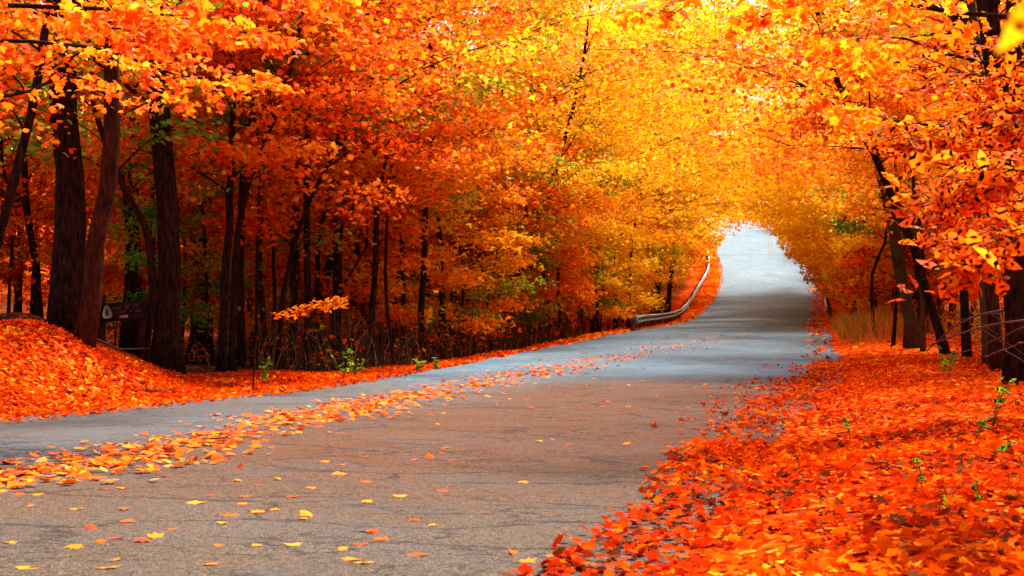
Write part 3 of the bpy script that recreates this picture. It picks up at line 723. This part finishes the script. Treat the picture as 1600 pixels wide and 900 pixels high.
limb_tree('maple_tree', 'maple beyond the left edge with bright orange boughs across the upper left', (-9.2, 14.0),
          [[-9.2,14,.5],[-9.0,14,3],[-8.8,14.2,6],[-8.6,14.4,9]], .2,
          [([[-9.0,14,4.0], pt(40,20,13.5), pt(190,45,13.4), pt(330,25,13.6)], 560, 1.1, 14, .03),
           ([[-9.0,14,4.3], pt(60,10,12.4), pt(240,20,12.2), pt(420,60,12.4)], 560, 1.0, 16, .03),
           ([[-9.0,14,3.4], pt(0,150,14.2), pt(110,120,14.4), pt(230,160,14.8)], 130, .9, 12, .025),
           ([[-9.0,14,3.9], pt(120,70,16), pt(290,120,17), pt(430,110,18)], 560, 1.2, 14, .03),
           ([[-9.0,14,5.0], pt(160,-40,14), pt(360,-30,14), pt(520,20,14.4)], 560, 1.2, 14, .035)],
          .056, 'maple', 'orange', 'dark', 63)
# the lit spray over the left road edge
def spray(label, pts, nl, size, kind, pal, seed, spread=.4, twigs=8, r=.008, root_xy=None):
    rng = np.random.default_rng(seed); x0, y0 = root_xy; b = np.array([x0, y0, gz(x0, y0)])
    m2, lp, lt_ = bough('', '', b, pts, nl, size, kind, pal, seed, spread=spread, twigs=twigs, r=r, tonelo=.35, tonehi=.6, qmin=.52)
    root = empty('sapling', b); tag(root, label, 'sapling')
    obj('trunk', m2.mesh('trunk', True), BARK['brown'], root)
    obj('crown', leaf_mesh('crown', lp, lt_, size, rng, kind, .9, .3), LM[pal], root)
sx0 = wx(395, 22.5)
spray('bending sapling with one bright orange red leaf spray before the dark wood', [[sx0,22.5,gz(sx0,22.5)], pt(400,535,22.4), pt(425,492,22.1), pt(480,478,22), pt(535,462,21.8)], 150, .060, 'ovate', 'orange', 70, .32, 9, .015, (sx0, 22.5))

# ------------------------------------------------------------------ leaf litter (uncountable) and drift
rng = np.random.default_rng(42)
def litter(name, label, X, Y, Z, tone, size, kind, mat, tilt=.62, curl=2.2):
    P = np.stack([X, Y, Z], 1)
    o_ = obj(name, leaf_mesh(name, P, tone, size, rng, kind, tilt, 0, curl), mat); tag(o_, label, 'leaf litter', None, 'stuff'); return o_
def band(n, y0, y1, side, width, power=1.0):
    """positions right/left of the road edge; may spill onto the asphalt"""
    y = y0*(y1/y0)**rng.uniform(0, 1, n); o = rng.uniform(-1.6, 1, n); return y, o
def right_litter(n, y0, y1, kind, size):
    y = np.sqrt(rng.uniform(y0**2, y1**2, n)); 
    wd = np.interp(y, [0, 12, 25, 45, 120], [8, 8, 7, 5.5, 3.2])
    s = rng.uniform(-2.2, 1, n); off = np.where(s < 0, s, s*wd)      # negative: on the asphalt
    keep = np.ones(n, bool)
    spill = np.interp(y, [3, 8, 14, 22, 40, 90], [.05, .09, .22, .5, .4, .3])*(.35+1.3*vnoise(y, off*0, 1.3, 21))
    pr = np.where(off < 0, np.exp(-(-off/spill)**1.4)*.75, 1.0)
    keep = rng.uniform(size=n) < pr*np.where(off < 0, 2.2/wd, 1)
    y = y[keep]; off = off[keep]; x = XR(y)+off
    ok = (x**2+y**2 > 1.5**2); x = x[ok]; y = y[ok]; off = off[ok]
    z = np.where(off < .35, np.maximum(road_z(x, y), ground_z(x, y)), ground_z(x, y))+rng.uniform(.005, .045, len(x))*np.where(off < -.3, .5, 1)
    tone = np.clip(.33+.5*(vnoise(x, y, 1.1, 31)-.5)+rng.normal(size=len(x))*.22, 0, 1)
    tone = np.clip(tone+np.interp(y, [12, 30, 45], [0, .05, .3]), 0, 1)
    litter('leaf_litter', lab_r[kind], x, y, z, tone, size, kind, LM['litter'])
lab_r = {'maple': 'carpet of red and orange fallen leaves covering the near right verge', 'lobe': 'red leaf carpet along the middle of the right verge', 'simple': 'orange leaf carpet along the distant right verge'}
right_litter(15000, 2.0, 6, 'maple', .036)
right_litter(70000, 5, 12.5, 'maple', .037)
right_litter(66000, 12, 34, 'lobe', .047)
right_litter(26000, 34, 170, 'simple', .11)
def left_litter(n, y0, y1, kind, size, lab):
    y = np.sqrt(rng.uniform(y0**2, y1**2, n)); wd = np.interp(y, [0, 22, 30, 45, 60, 100, 170], [6, 6, 1.8, 1.7, 2.2, 2.0, 2.0])
    s = rng.uniform(-.15, 1, n); off = s*wd
    pr = np.where(s < 0, .35, 1)*np.where(wd > 5, 1, wd/6); keep = rng.uniform(size=n) < pr; y = y[keep]; off = off[keep]; x = XL(y)-off
    z = np.where(off < .1, road_z(x, y), ground_z(x, y))+rng.uniform(.005, .05, len(x))
    tone = np.clip(.38+.5*(vnoise(x, y, 1.3, 33)-.5)+rng.normal(size=len(x))*.22+np.interp(y, [20, 35, 60], [0, .1, .35]), 0, 1)
    litter('leaf_litter', lab, x, y, z, tone, size, kind, LM['litter'])
left_litter(56000, 11, 34, 'lobe', .052, 'red leaf carpet over the left bank below the thick trunks')
left_litter(60000, 34, 170, 'simple', .11, 'orange strip of leaves along the left road edge and under the guardrail')
# drift along the middle of the road
dc_y = [3, 9, 13, 18, 27, 39, 48, 60]; dc_x = [-5.0, -3.3, -2.6, -1.85, .15, 3.6, 6.2, 9.6]
DX = pchip(dc_y, dc_x)
n = 9000; y = 4*(58/4.)**(rng.uniform(0, 1, n)); cl = vnoise(y, y*0, 1.4, 51)*.6+vnoise(y, y*0, .5, 52)*.4
wd = np.interp(y, [4, 12, 20, 40, 60], [.42, .40, .42, .6, .9])
x = DX(y)+rng.normal(size=n)*wd*(.5+.8*cl)
dens = np.interp(y, [4, 10, 22, 30, 40, 58], [.8, .85, .75, .6, .4, .1])*np.clip(cl*2-.25, .05, 1)*np.interp(y, [4, 12, 25, 58], [.35, .8, 1, 1])
k_ = rng.uniform(size=n) < dens; x = x[k_]; y = y[k_]
litter('leaf_drift', 'drift of orange leaves gathered along the middle of the road', x, y, road_z(x, y)+rng.uniform(.003, .026, len(x)), np.clip(rng.beta(2.0, 2.2, len(x)), 0, 1), np.full(len(x), .05), 'maple', LM['drift'], .35, 1.5)

# --- single fallen leaves lying on the asphalt, each one an object
leafdata = []
for i in range(8):
    rg2 = np.random.default_rng(600+i)
    V0, F0 = TEMPL['maple']; V0 = V0.copy(); V0[:, 2] *= rg2.uniform(-1.2, 2.6); V0[:, 2] += .10*np.sin(V0[:, 0]*3+i)*V0[:, 1]; V0[:, 1] *= rg2.uniform(.7, 1)
    V0[:, 2] -= np.percentile(V0[:, 2], 25)
    st = MB(); st.tube([[-.6, 0, .05], [-.95, .03, .1], [-1.3, .12*(i % 3-1), .06]], [.02, .016, .012], 3, cap=False)
    Vall = np.vstack([V0*.055, np.concatenate(st.V)*.055]); Fs = list(F0)+[f+len(V0) for f in st.F]
    nf = sum(len(f) for f in Fs)
    for tn, nm in ((.12, 'dark red'), (.38, 'orange red'), (.62, 'orange'), (.72, 'pale yellow orange')):
        leafdata.append((new_mesh('fallen_leaf', Vall, Fs, False, np.full(nf, tn+.03*(i % 3))), nm))
def fallen(px, py, size=1.0, which=None, rz=None, tilt=(0, 0), label=None, col=None):
    # find the road point seen at this photo position
    d = 26.0
    for _ in range(60):
        x = wx(px, d); z = float(road_z(np.float64(x), np.float64(d))); dn = (EYE-z)*F/max(4, (py-HOR)); d = .6*d+.4*min(dn, 80)
    x = wx(px, d); z = float(road_z(np.float64(x), np.float64(d)))
    cand = [l for l in leafdata if (col is None or l[1] == col)]; me, nm = cand[which % len(cand)] if which is not None else cand[int(rg.integers(len(cand)))]
    o_ = obj('fallen_leaf', me, LM['drift']); o_.location = (x, d, z+.002); o_.scale = (size,)*3
    o_.rotation_euler = (tilt[0], tilt[1], rg.uniform(0, 6.28) if rz is None else rz)
    zone = 'left lane' if x < DX(d) else 'right lane'
    if label: tag(o_, label, 'leaf')
    else: tag(o_, f'single {nm} leaf lying loose on the asphalt of the {zone}', 'leaf', f'loose {nm} leaves on the {zone}')
    return o_
fallen(670, 716, 1.25, 1, .6, (.7, .1), 'upright curled orange red leaf alone in the middle of the near lane', 'orange red')
fallen(303, 786, 1.3, 2, .1, (0, 0), 'flat yellow leaf pointing sideways just below the drift', 'pale yellow orange')
fallen(38, 888, 1.15, 3, 0, (0, .1), 'long pale orange leaf in the bottom left corner', 'pale yellow orange')
fallen(165, 888, 1.0, 4, .4, (0, 0), 'orange leaf at the bottom edge next to the corner leaf', 'orange')
fallen(242, 840, 1.1, 5, 1.2, (.3, 0), 'pair forming orange leaf with a raised tip, lower left', 'orange')
fallen(355, 806, 1.15, 0, .3, (.2, .1), 'rounded orange red leaf right of the flat yellow leaf', 'orange red')
fallen(478, 806, 1.25, 6, .9, (.35, 0), 'pale orange leaf folded over another below the drift', 'pale yellow orange')
fallen(435, 750, .95, 1, 2.0, (.1, 0), 'orange leaf halfway between drift and folded pale leaf', 'orange')
fallen(527, 741, 1.2, 2, .2, (.15, 0), 'long orange leaf left of the upright curled leaf', 'orange')
fallen(805, 866, 1.2, 3, 1.0, (.5, .2), 'dark red curled leaf near the bottom close to the leaf carpet', 'orange red')
fallen(565, 880, 1.0, 4, 0, (0, 0), 'small yellow orange leaf at the bottom centre of the road', 'pale yellow orange')
fallen(820, 878, 1.0, 5, .5, (.1, 0), 'orange leaf touching the dark red curled leaf', 'orange')
fallen(822, 625, 1.6, 0, .5, (.5, .2), 'dark curled leaf on the dark patch beyond the drift', 'dark red')
fallen(140, 826, .8, 1, .4, (.4, 0), 'small dark red leaf left of the raised orange leaf', 'dark red')
fallen(950, 628, 1.0, 2, .5, (.3, 0), 'dark red leaf far out in the right lane', 'dark red')
pts_ = []
for i in range(130):
    if i < 60: px, py = rg.uniform(0, 700), rg.uniform(690, 895)
    elif i < 100: px, py = rg.uniform(480, 1180), rg.uniform(585, 760)
    else: px, py = rg.uniform(880, 1270), rg.uniform(528, 600)
    ledge = np.interp(px, [0, 620, 900, 1100], [660, 596, 540, 515]); redge = np.interp(px, [0, 860, 1130, 1290], [905, 890, 700, 610])
    if py < ledge+6 or py > redge-12: continue
    fallen(px, py, rg.uniform(.6, 1.15))

# ------------------------------------------------------------------ guardrails
galv = plain('galvanised_steel', (.24,.29,.31), .5, .25, .4, noise=(.15,.18,.19), nscale=2.5)
postm = plain('weathered_post_wood', (.05,.035,.028), .85, 0, .2, noise=(.10,.07,.055), nscale=12)
def guardrail(label, st, face, step, hgt=.50, first_end=True):
    st = np.array(st, float); ds = np.arange(st[0, 0], st[-1, 0]+.01, 1.0)
    xs_ = pchip(st[:, 0], st[:, 1])(ds); P = np.stack([xs_, ds, ground_z(xs_, ds)+hgt], 1)
    T = np.gradient(P, axis=0); T /= np.linalg.norm(T, axis=1)[:, None]; Nn = np.cross(T, [0, 0, 1.])*face; Nn /= np.linalg.norm(Nn, axis=1)[:, None]
    base = P[0]-[0, 0, hgt]; root = empty('guardrail', base); tag(root, label, 'guardrail')
    prof = [(0.0, .150), (.05, .142), (.09, .115), (.09, .085), (-.04, .03), (-.04, -.03), (.09, -.085), (.09, -.115), (.05, -.142), (.0, -.150)]
    prof = prof+[(a-.006, b) for a, b in prof[::-1]]
    k_ = len(prof); V = np.concatenate([P+Nn*a+np.array([0, 0, b]) for a, b in prof]).reshape(k_, len(P), 3).transpose(1, 0, 2).reshape(-1, 3)-base
    i = np.arange(len(P)-1)[:, None]*k_; j = np.arange(k_)[None]; j2 = (j+1) % k_
    Fq = [np.stack([i+j, i+j2, i+k_+j2, i+k_+j], -1).reshape(-1, 4)]
    obj('rail', new_mesh('rail', V, Fq, False), galv, root)
    e = MB(); R = np.array([T[0], Nn[0], [0, 0, 1]]).T
    e.box(P[0]-T[0]*.12+Nn[0]*.03-base, (.28, .13, .34), R); obj('end_piece', e.mesh('end_piece'), galv, root)
    q = 0
    while q < len(P):
        m2 = MB(); R = np.array([T[q], Nn[q], [0, 0, 1]]).T; b = P[q]-Nn[q]*.16
        m2.box(b+[0, 0, -hgt/2-.08]-base, (.11, .14, hgt+.32), R); pst = obj('post', m2.mesh('post'), postm, root)
        m3 = MB(); m3.box(P[q]-Nn[q]*.035-base, (.14, .075, .30), R); obj('spacer_block', m3.mesh('spacer_block'), postm, root)
        q += step
guardrail('galvanised guardrail with dark posts curving up the left edge of the rising road',
          [(60, wx(994,60)), (70, wx(1022,70)), (80, wx(1047,80)), (95, wx(1069,95)), (115, wx(1090,115)), (135, wx(1107,135)), (150, wx(1104,150)), (165, wx(1090,165)), (180, wx(1072,180))], 1, 2)
guardrail('short pale guardrail half hidden by leaves on the right edge of the road',
          [(80, wx(1293,80)), (90, wx(1292,90)), (105, wx(1289,105)), (125, wx(1290,125))], -1, 2, .7)

# ------------------------------------------------------------------ park sign on the left bank
brown = plain('brown_painted_board', (.028,.005,.004), .7, 0, .1, noise=(.018,.004,.003), nscale=6)
cream = plain('cream_enamel', (.34,.24,.13), .6); dkred = plain('faded_red_letter_paint', (.14,.02,.018), .6); tan = plain('tan_plate', (.42,.14,.06), .5); blackp = plain('dark_emblem_paint', (.02,.012,.01), .6)
SD = 27.0; sb = np.array([wx(157, SD), SD, gz(wx(157, SD), SD)])
root = empty('park_sign', sb); tag(root, 'brown wooden park sign with triangular emblem on two posts among the left trunks', 'sign')
def loc_(x, y, dy=0.0): return np.array([wx(x, SD), SD+dy, wz(y, SD)])-sb
for x, top, bw in ((157, 463, .155), (222, 470, .15)):
    m2 = MB(); t_ = loc_(x, top)
    m2.box([t_[0], 0, (t_[2]-.5)/2], (bw, .14, t_[2]+.5)); m2.box([t_[0], 0, t_[2]+.012], (bw+.02, .16, .03)); obj('post', m2.mesh('post'), BARK['brown'], root)
a_ = math.atan2(wz(470,SD)-wz(476,SD), wx(228,SD)-wx(164,SD)); Rr = np.array([[math.cos(a_), 0, -math.sin(a_)], [0, 1, 0], [math.sin(a_), 0, math.cos(a_)]])
bc = loc_(194, 486.5, -.10); m2 = MB()
for q in (-1, 0, 1): m2.box(bc+Rr @ np.array([0, 0, q*.108]), (.82, .045, .104), Rr)
board = obj('board', m2.mesh('board'), brown, root)
m2 = MB()
for q in (-1, 1): m2.box(bc+Rr @ np.array([0, -.002, q*.168]), (.84, .06, .02), Rr)
for q in (-1, 1): m2.box(bc+Rr @ np.array([q*.416, -.002, 0]), (.018, .06, .32), Rr)
obj('board_trim', m2.mesh('board_trim'), brown, board)
def emblem(sx, sz, dy, th, name, mat, par, dz=0.):
    ang = np.linspace(0, 2*math.pi, 24, endpoint=False); r_ = 1/(1+.28*np.cos(3*(ang-math.pi/2-math.pi)))*1.0
    r_ = 1+.16*np.cos(3*(ang-math.pi/2)); c = bc+Rr @ np.array([-.285, dy, .0+dz])
    pts = np.stack([np.cos(ang)*r_*sx, np.zeros(24), np.sin(ang)*r_*sz], 1) @ Rr.T
    V = np.vstack([c+pts, c+pts+[0, th, 0]]); i = np.arange(24); j = (i+1) % 24
    return obj(name, new_mesh(name, V, [np.stack([i, j, j+24, i+24], 1), i[None].copy(), (i[::-1]+24)[None].copy()]), mat, par)
emblem(.088, .125, -.045, .02, 'emblem', cream, root)
emblem(.028, .062, -.052, .006, 'emblem_mark', blackp, root, -.005)
def text(s, x, z, size, mat, name):
    c = bpy.data.curves.new('t', 'FONT'); c.body = s; c.size = size; c.extrude = .003; c.align_x = 'LEFT'
    o_ = bpy.data.objects.new('t', c); COL.objects.link(o_); dg = bpy.context.evaluated_depsgraph_get(); me = bpy.data.meshes.new_from_object(o_.evaluated_get(dg))
    bpy.data.objects.remove(o_); p = bc+Rr @ np.array([x, -.030, z])
    me.transform(Matrix.Translation(Vector(p)) @ Matrix(Rr.tolist()).to_4x4() @ Matrix.Rotation(math.pi/2, 4, 'X')); me.name = name
    me.materials.clear(); obj(name, me, mat, root)
text('BAIT  BIP  TV', -.17, .045, .085, dkred, 'lettering'); text('TRTNIT   4   ULA', -.17, -.045, .072, dkred, 'lettering')
m2 = MB(); m2.box(bc+Rr @ np.array([.02, -.036, -.105]), (.155, .02, .05), Rr); obj('plate', m2.mesh('plate'), tan, root)
# sagging rope
m2 = MB(); rp = [pt(132,521,26.0), pt(160,533,26.4), pt(190,545,26.6), pt(210,545,26.8), pt(232,544,27.0)]; b0 = np.array(rp[0]); m2.tube(bez(rp, 16)-b0, .012, 5)
ro = obj('rope', m2.mesh('rope', True), plain('pale_rope', (.22,.10,.08), .8)); ro.location = b0; tag(ro, 'thin sagging rope strung below the brown sign', 'rope')

# ------------------------------------------------------------------ fallen sticks, weeds, grass
stickm = plain('bare_pinkish_stick', (.13,.04,.028), .7, 0, .2, noise=(.06,.016,.011), nscale=20)
sticks = [([pt(1448,548,25), pt(1500,505,24), pt(1548,488,23), pt(1640,472,21.5)], .020, 'upper pale stick arching across the right trunks'),
          ([pt(1452,540,23), pt(1510,518,22), pt(1560,506,21), pt(1640,496,19.5)], .018, 'long middle stick lying against the right trunks'),
          ([pt(1488,555,22), pt(1540,538,21.4), pt(1590,515,20.6), pt(1630,500,20)], .013, 'thin lower stick crossing the base of the right trunks'),
          ([pt(1532,560,20), pt(1570,545,19.6), pt(1610,532,19)], .013, 'short lowest stick at the foot of the right edge trunk'),
          ([pt(1500,500,24.5), pt(1550,490,23.6), pt(1590,494,23)], .009, 'thin forked stick below the upper pale stick')]
for k_, (P_, r_, lab) in enumerate(sticks):
    m2 = MB(); b0 = np.array(P_[0]); Pz = bez(P_, 14); Pz[1:, 2] += np.random.default_rng(k_).normal(size=13)*.006
    m2.tube(Pz-b0, np.linspace(r_*.6, r_, 14), 6)
    q = Pz[6]; m2.tube(np.array([q, q+[.25, .1, -.12], q+[.5, .1, -.30]])-b0, [r_*.5, r_*.4, r_*.2], 4)
    o_ = obj('fallen_stick', m2.mesh('fallen_stick', True), stickm); o_.location = b0; tag(o_, lab, 'stick')
def find_ground(px, py):
    d = 12.0
    for _ in range(80):
        dn = (EYE-gz(wx(px, d), d))*F/max(6, py-HOR); d = .7*d+.3*min(dn, 90)
    return wx(px, d), d
def weed(px, py, h, nleaf, size, label, seed, mat='green'):
    size *= 1.5
    x, d = find_ground(px, py); rng = np.random.default_rng(seed); z = gz(x, d)
    m2 = MB(); LP = []
    for s in range(max(1, nleaf//4)):
        az = rng.uniform(0, 6.28); tip = np.array([math.cos(az)*h*.35, math.sin(az)*h*.35, h*rng.uniform(.7, 1.05)])
        m2.tube([[0, 0, -.02], tip*[.4, .4, .55], tip], [.004, .003, .002], 4, cap=False)
        for q in range(4): LP.append(tip*(.35+.2*q+.05)+rng.normal(size=3)*[.02, .02, .01])
    root = empty('weed', (x, d, z)); tag(root, label, 'weed')
    obj('stem', m2.mesh('stem'), BARK['moss'], root)
    obj('foliage', leaf_mesh('foliage', np.array(LP), rng.uniform(.1, .75, len(LP)), size, rng, 'ovate', 1.3, .1), LM[mat], root)
weed(1330, 690, .22, 6, .03, 'small dark green weed poking through leaves by the asphalt edge', 1)
weed(1442, 775, .24, 6, .022, 'two tiered green weed in the middle of the leaf carpet', 2)
weed(1466, 800, .14, 4, .02, 'tiny green weed right below the two tiered one', 3)
weed(1520, 700, .26, 9, .03, 'green weed sprouting beside a yellow leaf on the right', 4)
weed(1550, 670, .42, 14, .035, 'largest olive weed near the right edge of the leaf carpet', 5)
weed(1585, 715, .16, 4, .03, 'broad leaved yellow green weed at the right edge', 6)
weed(1532, 790, .13, 4, .02, 'lone green sprout low in the right carpet', 7)
weed(1480, 592, .5, 20, .045, 'dark green clump at the foot of the leaning right trunk', 8)
weed(1610, 645, .5, 16, .035, 'dark weed clump under the right edge trunk', 9)
for k_, (px, py, hh) in enumerate([(410,603,.5), (535,596,.6), (556,594,.4), (655,584,.3), (683,580,.28)]):
    weed(px, py, hh, 20, .04, ['low green shrub at the left end of the dark wood edge', 'green weeds in front of the darkest straight trunk', 'smaller weed right of the green weeds at the road edge',
         'green weed patch at the road edge before the thick pair', 'green weed touching the thick pair of trunks'][k_], 20+k_)
# tall weedy grass on the right verge in front of the guardrail end
rng = np.random.default_rng(8); n = 3800
y = 57+rng.normal(size=n)*4.2; x = XR(y)+.7+np.abs(rng.normal(size=n))*2.0; z = ground_z(x, y); h = (.2+.9*rng.uniform(0, 1, n)**1.5)*(.15+1.1*vnoise(x, y, 1.1, 72)); w_ = .018
th = rng.uniform(0, 3.14, n); ln_ = rng.normal(size=(n, 2))*.30
B = np.stack([x, y, z], 1); D = np.stack([np.cos(th), np.sin(th), th*0], 1)*w_
M_ = B+np.stack([ln_[:, 0]*.3, ln_[:, 1]*.3, h*.6], 1); T_ = B+np.stack([ln_[:, 0], ln_[:, 1], h], 1)
V = np.stack([B-D, B+D, M_+D*.8, M_-D*.8, T_], 1).reshape(-1, 3); i = np.arange(n)[:, None]*5
tn = rng.uniform(.25, 1, n)
g_ = new_mesh('tall_grass', V, [i+np.array([[0, 1, 2, 3]]), i+np.array([[3, 2, 4]])], False, np.concatenate([tn, tn]))
grassm = leaf_mat('grass_blades', [(0, (.05,.08,.010)), (.35, (.17,.16,.015)), (.6, (.40,.20,.02)), (1, (.65,.17,.015))], .3)
tag(obj('tall_grass', g_, grassm), 'tall olive and rust weedy grass on the right verge before the hidden guardrail', 'grass', None, 'stuff')
# thin brush at the foot of the left wood
n = 5200; y = rng.uniform(30, 60, n); x = XL(y)-1.5-rng.uniform(0, 1, n)**1.3*3.5; z = ground_z(x, y); h = (.15+2.0*rng.uniform(0, 1, n)**3)*(.35+1.1*vnoise(x, y, 1.1, 71))
ln_ = rng.normal(size=(n, 2))*.42*h[:, None]; B = np.stack([x, y, z], 1); th = rng.uniform(0, 3.14, n); D = np.stack([np.cos(th), np.sin(th), th*0], 1)*.012
M_ = B+np.stack([ln_[:, 0]*.3, ln_[:, 1]*.3, h*.6], 1); T_ = B+np.stack([ln_[:, 0], ln_[:, 1], h], 1)
V = np.stack([B-D, B+D, M_+D*.8, M_-D*.8, T_], 1).reshape(-1, 3); i = np.arange(n)[:, None]*5; tn = rng.uniform(0, 1, n)
g_ = new_mesh('brush', V, [i+np.array([[0, 1, 2, 3]]), i+np.array([[3, 2, 4]])], False, np.concatenate([tn, tn]))
brushm = leaf_mat('brush_stems', [(0, (.02,.012,.008)), (.6, (.07,.03,.012)), (.9, (.12,.09,.02)), (1, (.45,.12,.02))], .1)
tag(obj('brush', g_, brushm), 'thin dark brush stems at the foot of the left wood', 'undergrowth', None, 'stuff')
n = 9000; y = rng.uniform(30, 90, n); x = XL(y)-1.6-rng.uniform(0, 1, n)**1.2*4.5-np.where(y > 58, .8, 0); q = vnoise(x, y, 1.2, 81); k_ = q > .38; x = x[k_]; y = y[k_]; q = q[k_]
P = np.stack([x, y, ground_z(x, y)+rng.uniform(.05, 1.0, len(x))*(q*1.6)], 1)
tn = np.where(vnoise(x, y, 1.5, 82) > .62, rng.uniform(0, .13, len(x)), np.clip(rng.normal(.45, .2, len(x)), .1, 1))
tag(obj('undergrowth', leaf_mesh('undergrowth', P, tn, .06, rng, 'lobe', 1.2), LM['red']), 'low red and olive undergrowth leaves along the foot of the left wood', 'undergrowth', None, 'stuff')
n = 7000; y = rng.uniform(24, 60, n); x = XR(y)+np.interp(y, [24, 60], [5.0, 3.5])+rng.uniform(0, 1, n)**1.2*5; q = vnoise(x, y, 1.2, 83); k_ = q > .45; x = x[k_]; y = y[k_]; q = q[k_]
P = np.stack([x, y, ground_z(x, y)+rng.uniform(.05, 1.0, len(x))*(q*1.3)], 1)
tn = np.where(vnoise(x, y, 1.5, 84) > .66, rng.uniform(0, .13, len(x)), np.clip(rng.normal(.45, .2, len(x)), .1, 1))
tag(obj('undergrowth', leaf_mesh('undergrowth', P, tn, .055, rng, 'lobe', 1.2), LM['orange']), 'low orange and olive undergrowth leaves at the foot of the right wood', 'undergrowth', None, 'stuff')
# out-of-focus leaf close to the lens hangs on a twig of its own
d = 1.15; b0 = np.array(pt(1592, 36, d)); rngl = np.random.default_rng(3)
V0, F0 = TEMPL['ovate']; A_ = np.array([-.55, 0, -.84]); N_ = np.array([.3, -.93, -.2]); A_ /= np.linalg.norm(A_); N_ -= A_*(N_@A_); N_ /= np.linalg.norm(N_); B_ = np.cross(N_, A_)
V = (V0[:, :1]*A_+V0[:, 1:2]*B_+V0[:, 2:]*N_)*.026
nf = sum(len(f) for f in F0)
root = empty('hanging_leaf', b0); tag(root, 'blurred golden leaf hanging close to the viewer in the top right corner', 'leaf')
obj('blade', new_mesh('blade', V, F0, False, np.full(nf, .72)), LM['amber'], root)
m2 = MB(); m2.tube([-A_*.03, [.03, 0, .05], [.16, .05, .35], [.6, .3, 1.0], [1.9, 1.6, 1.4], [2.2+wx(0,0), 4.4, 1.1]], [.001, .001, .002, .003, .005, .008], 4); obj('twig', m2.mesh('twig'), BARK['brown'], root)

# ------------------------------------------------------------------ labels that point at one copy each
LAND = [(-120, 'the far left edge of the view'), (0, 'the leaning trunk at the far left'), (62, 'the slim trunk left of the thickest one'), (115, 'the thickest trunk'), (190, 'the brown sign'), (263, 'the tall straight trunk by the sign'),
 (313, 'the broad dim trunk'), (355, 'the slender twin stems'), (432, 'the thin leaning sapling'), (487, 'the bright red branch spray'), (522, 'the darkest straight trunk'), (578, 'the olive leaved trunk'),
 (606, 'the leaning trunk in the left wood'), (660, 'the slightly left tilting trunk'), (711, 'the left trunk of the thick pair'), (745, 'the right trunk of the thick pair'), (812, 'the slanting thin trunk'),
 (860, 'the short looking trunk'), (930, 'the maple before the guardrail'), (994, 'the guardrail start'), (1035, 'the trunk behind the guardrail'), (1075, 'the bend of the guardrail'), (1108, 'the top of the guardrail'), (1180, 'the crest of the road'),
 (1245, 'the right edge of the hill road'), (1292, 'the short right guardrail'), (1345, 'the tall weedy grass'), (1410, 'the mossy trunk'), (1470, 'the leaning dark trunk on the right'), (1512, 'the trunk behind the fallen sticks'),
 (1546, 'the olive grey trunk'), (1596, 'the big right edge trunk'), (1700, 'the right edge of the view')]
ORD = ['nearest', 'second nearest', 'third nearest', 'fourth nearest', 'fifth nearest', 'sixth nearest', 'seventh nearest', 'eighth nearest', 'ninth nearest', 'tenth nearest']
bins = {}
for o in list(COL.objects):
    if o.parent or 'group' not in o or o['category'] != 'tree': continue
    px = 800+o.location.x/o.location.y*F
    lx, ln = min(LAND, key=lambda q: abs(q[0]-px))
    g = o['group']; col = next((c for c in ('golden', 'amber', 'orange', 'red', 'green') if c in g), 'orange')
    kw_ = 'low understory maple' if 'understory' in g else ('slender stem' if 'slender' in g else ('deep wood maple' if 'deep' in g else 'verge maple'))
    rel = 'in line with' if abs(px-lx) < 10 else ('just left of' if px < lx else 'just right of')
    bins.setdefault((col, kw_, rel, ln), []).append(o)
for (col, kw_, rel, ln), os_ in bins.items():
    os_.sort(key=lambda o: o.location.y)
    for i, o in enumerate(os_):
        if len(os_) == 1: o['label'] = f'{col} {kw_} {rel} {ln}'
        else: o['label'] = f'{ORD[min(i, 9)] if i < len(os_)-1 or i < 1 else "farthest"} {col} {kw_} {rel} {ln}'
bins = {}
for o in list(COL.objects):
    if o.parent or 'group' not in o or o['category'] != 'leaf': continue
    d_ = o.location.y; band_ = 'close to the viewer' if d_ < 8 else ('in the foreground' if d_ < 12 else ('in the middle distance' if d_ < 22 else 'far up the road'))
    nm = o['label'].split(' leaf')[0].replace('single ', '')
    side_ = 'left lane' if 'left lane' in o['label'] else 'right lane'
    bins.setdefault((nm, side_, band_), []).append(o)
NTH = ['leftmost', 'second from the left of the', 'third from the left of the', 'fourth from the left of the', 'fifth from the left of the', 'sixth from the left of the', 'seventh from the left of the', 'eighth from the left of the', 'ninth from the left of the', 'tenth from the left of the', 'eleventh from the left of the', 'twelfth from the left of the', 'thirteenth from the left of the', 'fourteenth from the left of the', 'fifteenth from the left of the', 'sixteenth from the left of the', 'seventeenth from the left of the']
for (nm, side_, band_), os_ in bins.items():
    os_.sort(key=lambda o: o.location.x/o.location.y)
    for i, o in enumerate(os_):
        if len(os_) == 1: o['label'] = f'only {nm} leaf {band_} on the {side_}'
        elif i == 0: o['label'] = f'leftmost {nm} leaf {band_} on the {side_}'
        elif i == len(os_)-1: o['label'] = f'rightmost {nm} leaf {band_} on the {side_}'
        else: o['label'] = f'{NTH[min(i, 16)]} {nm} leaves {band_}, {side_}'
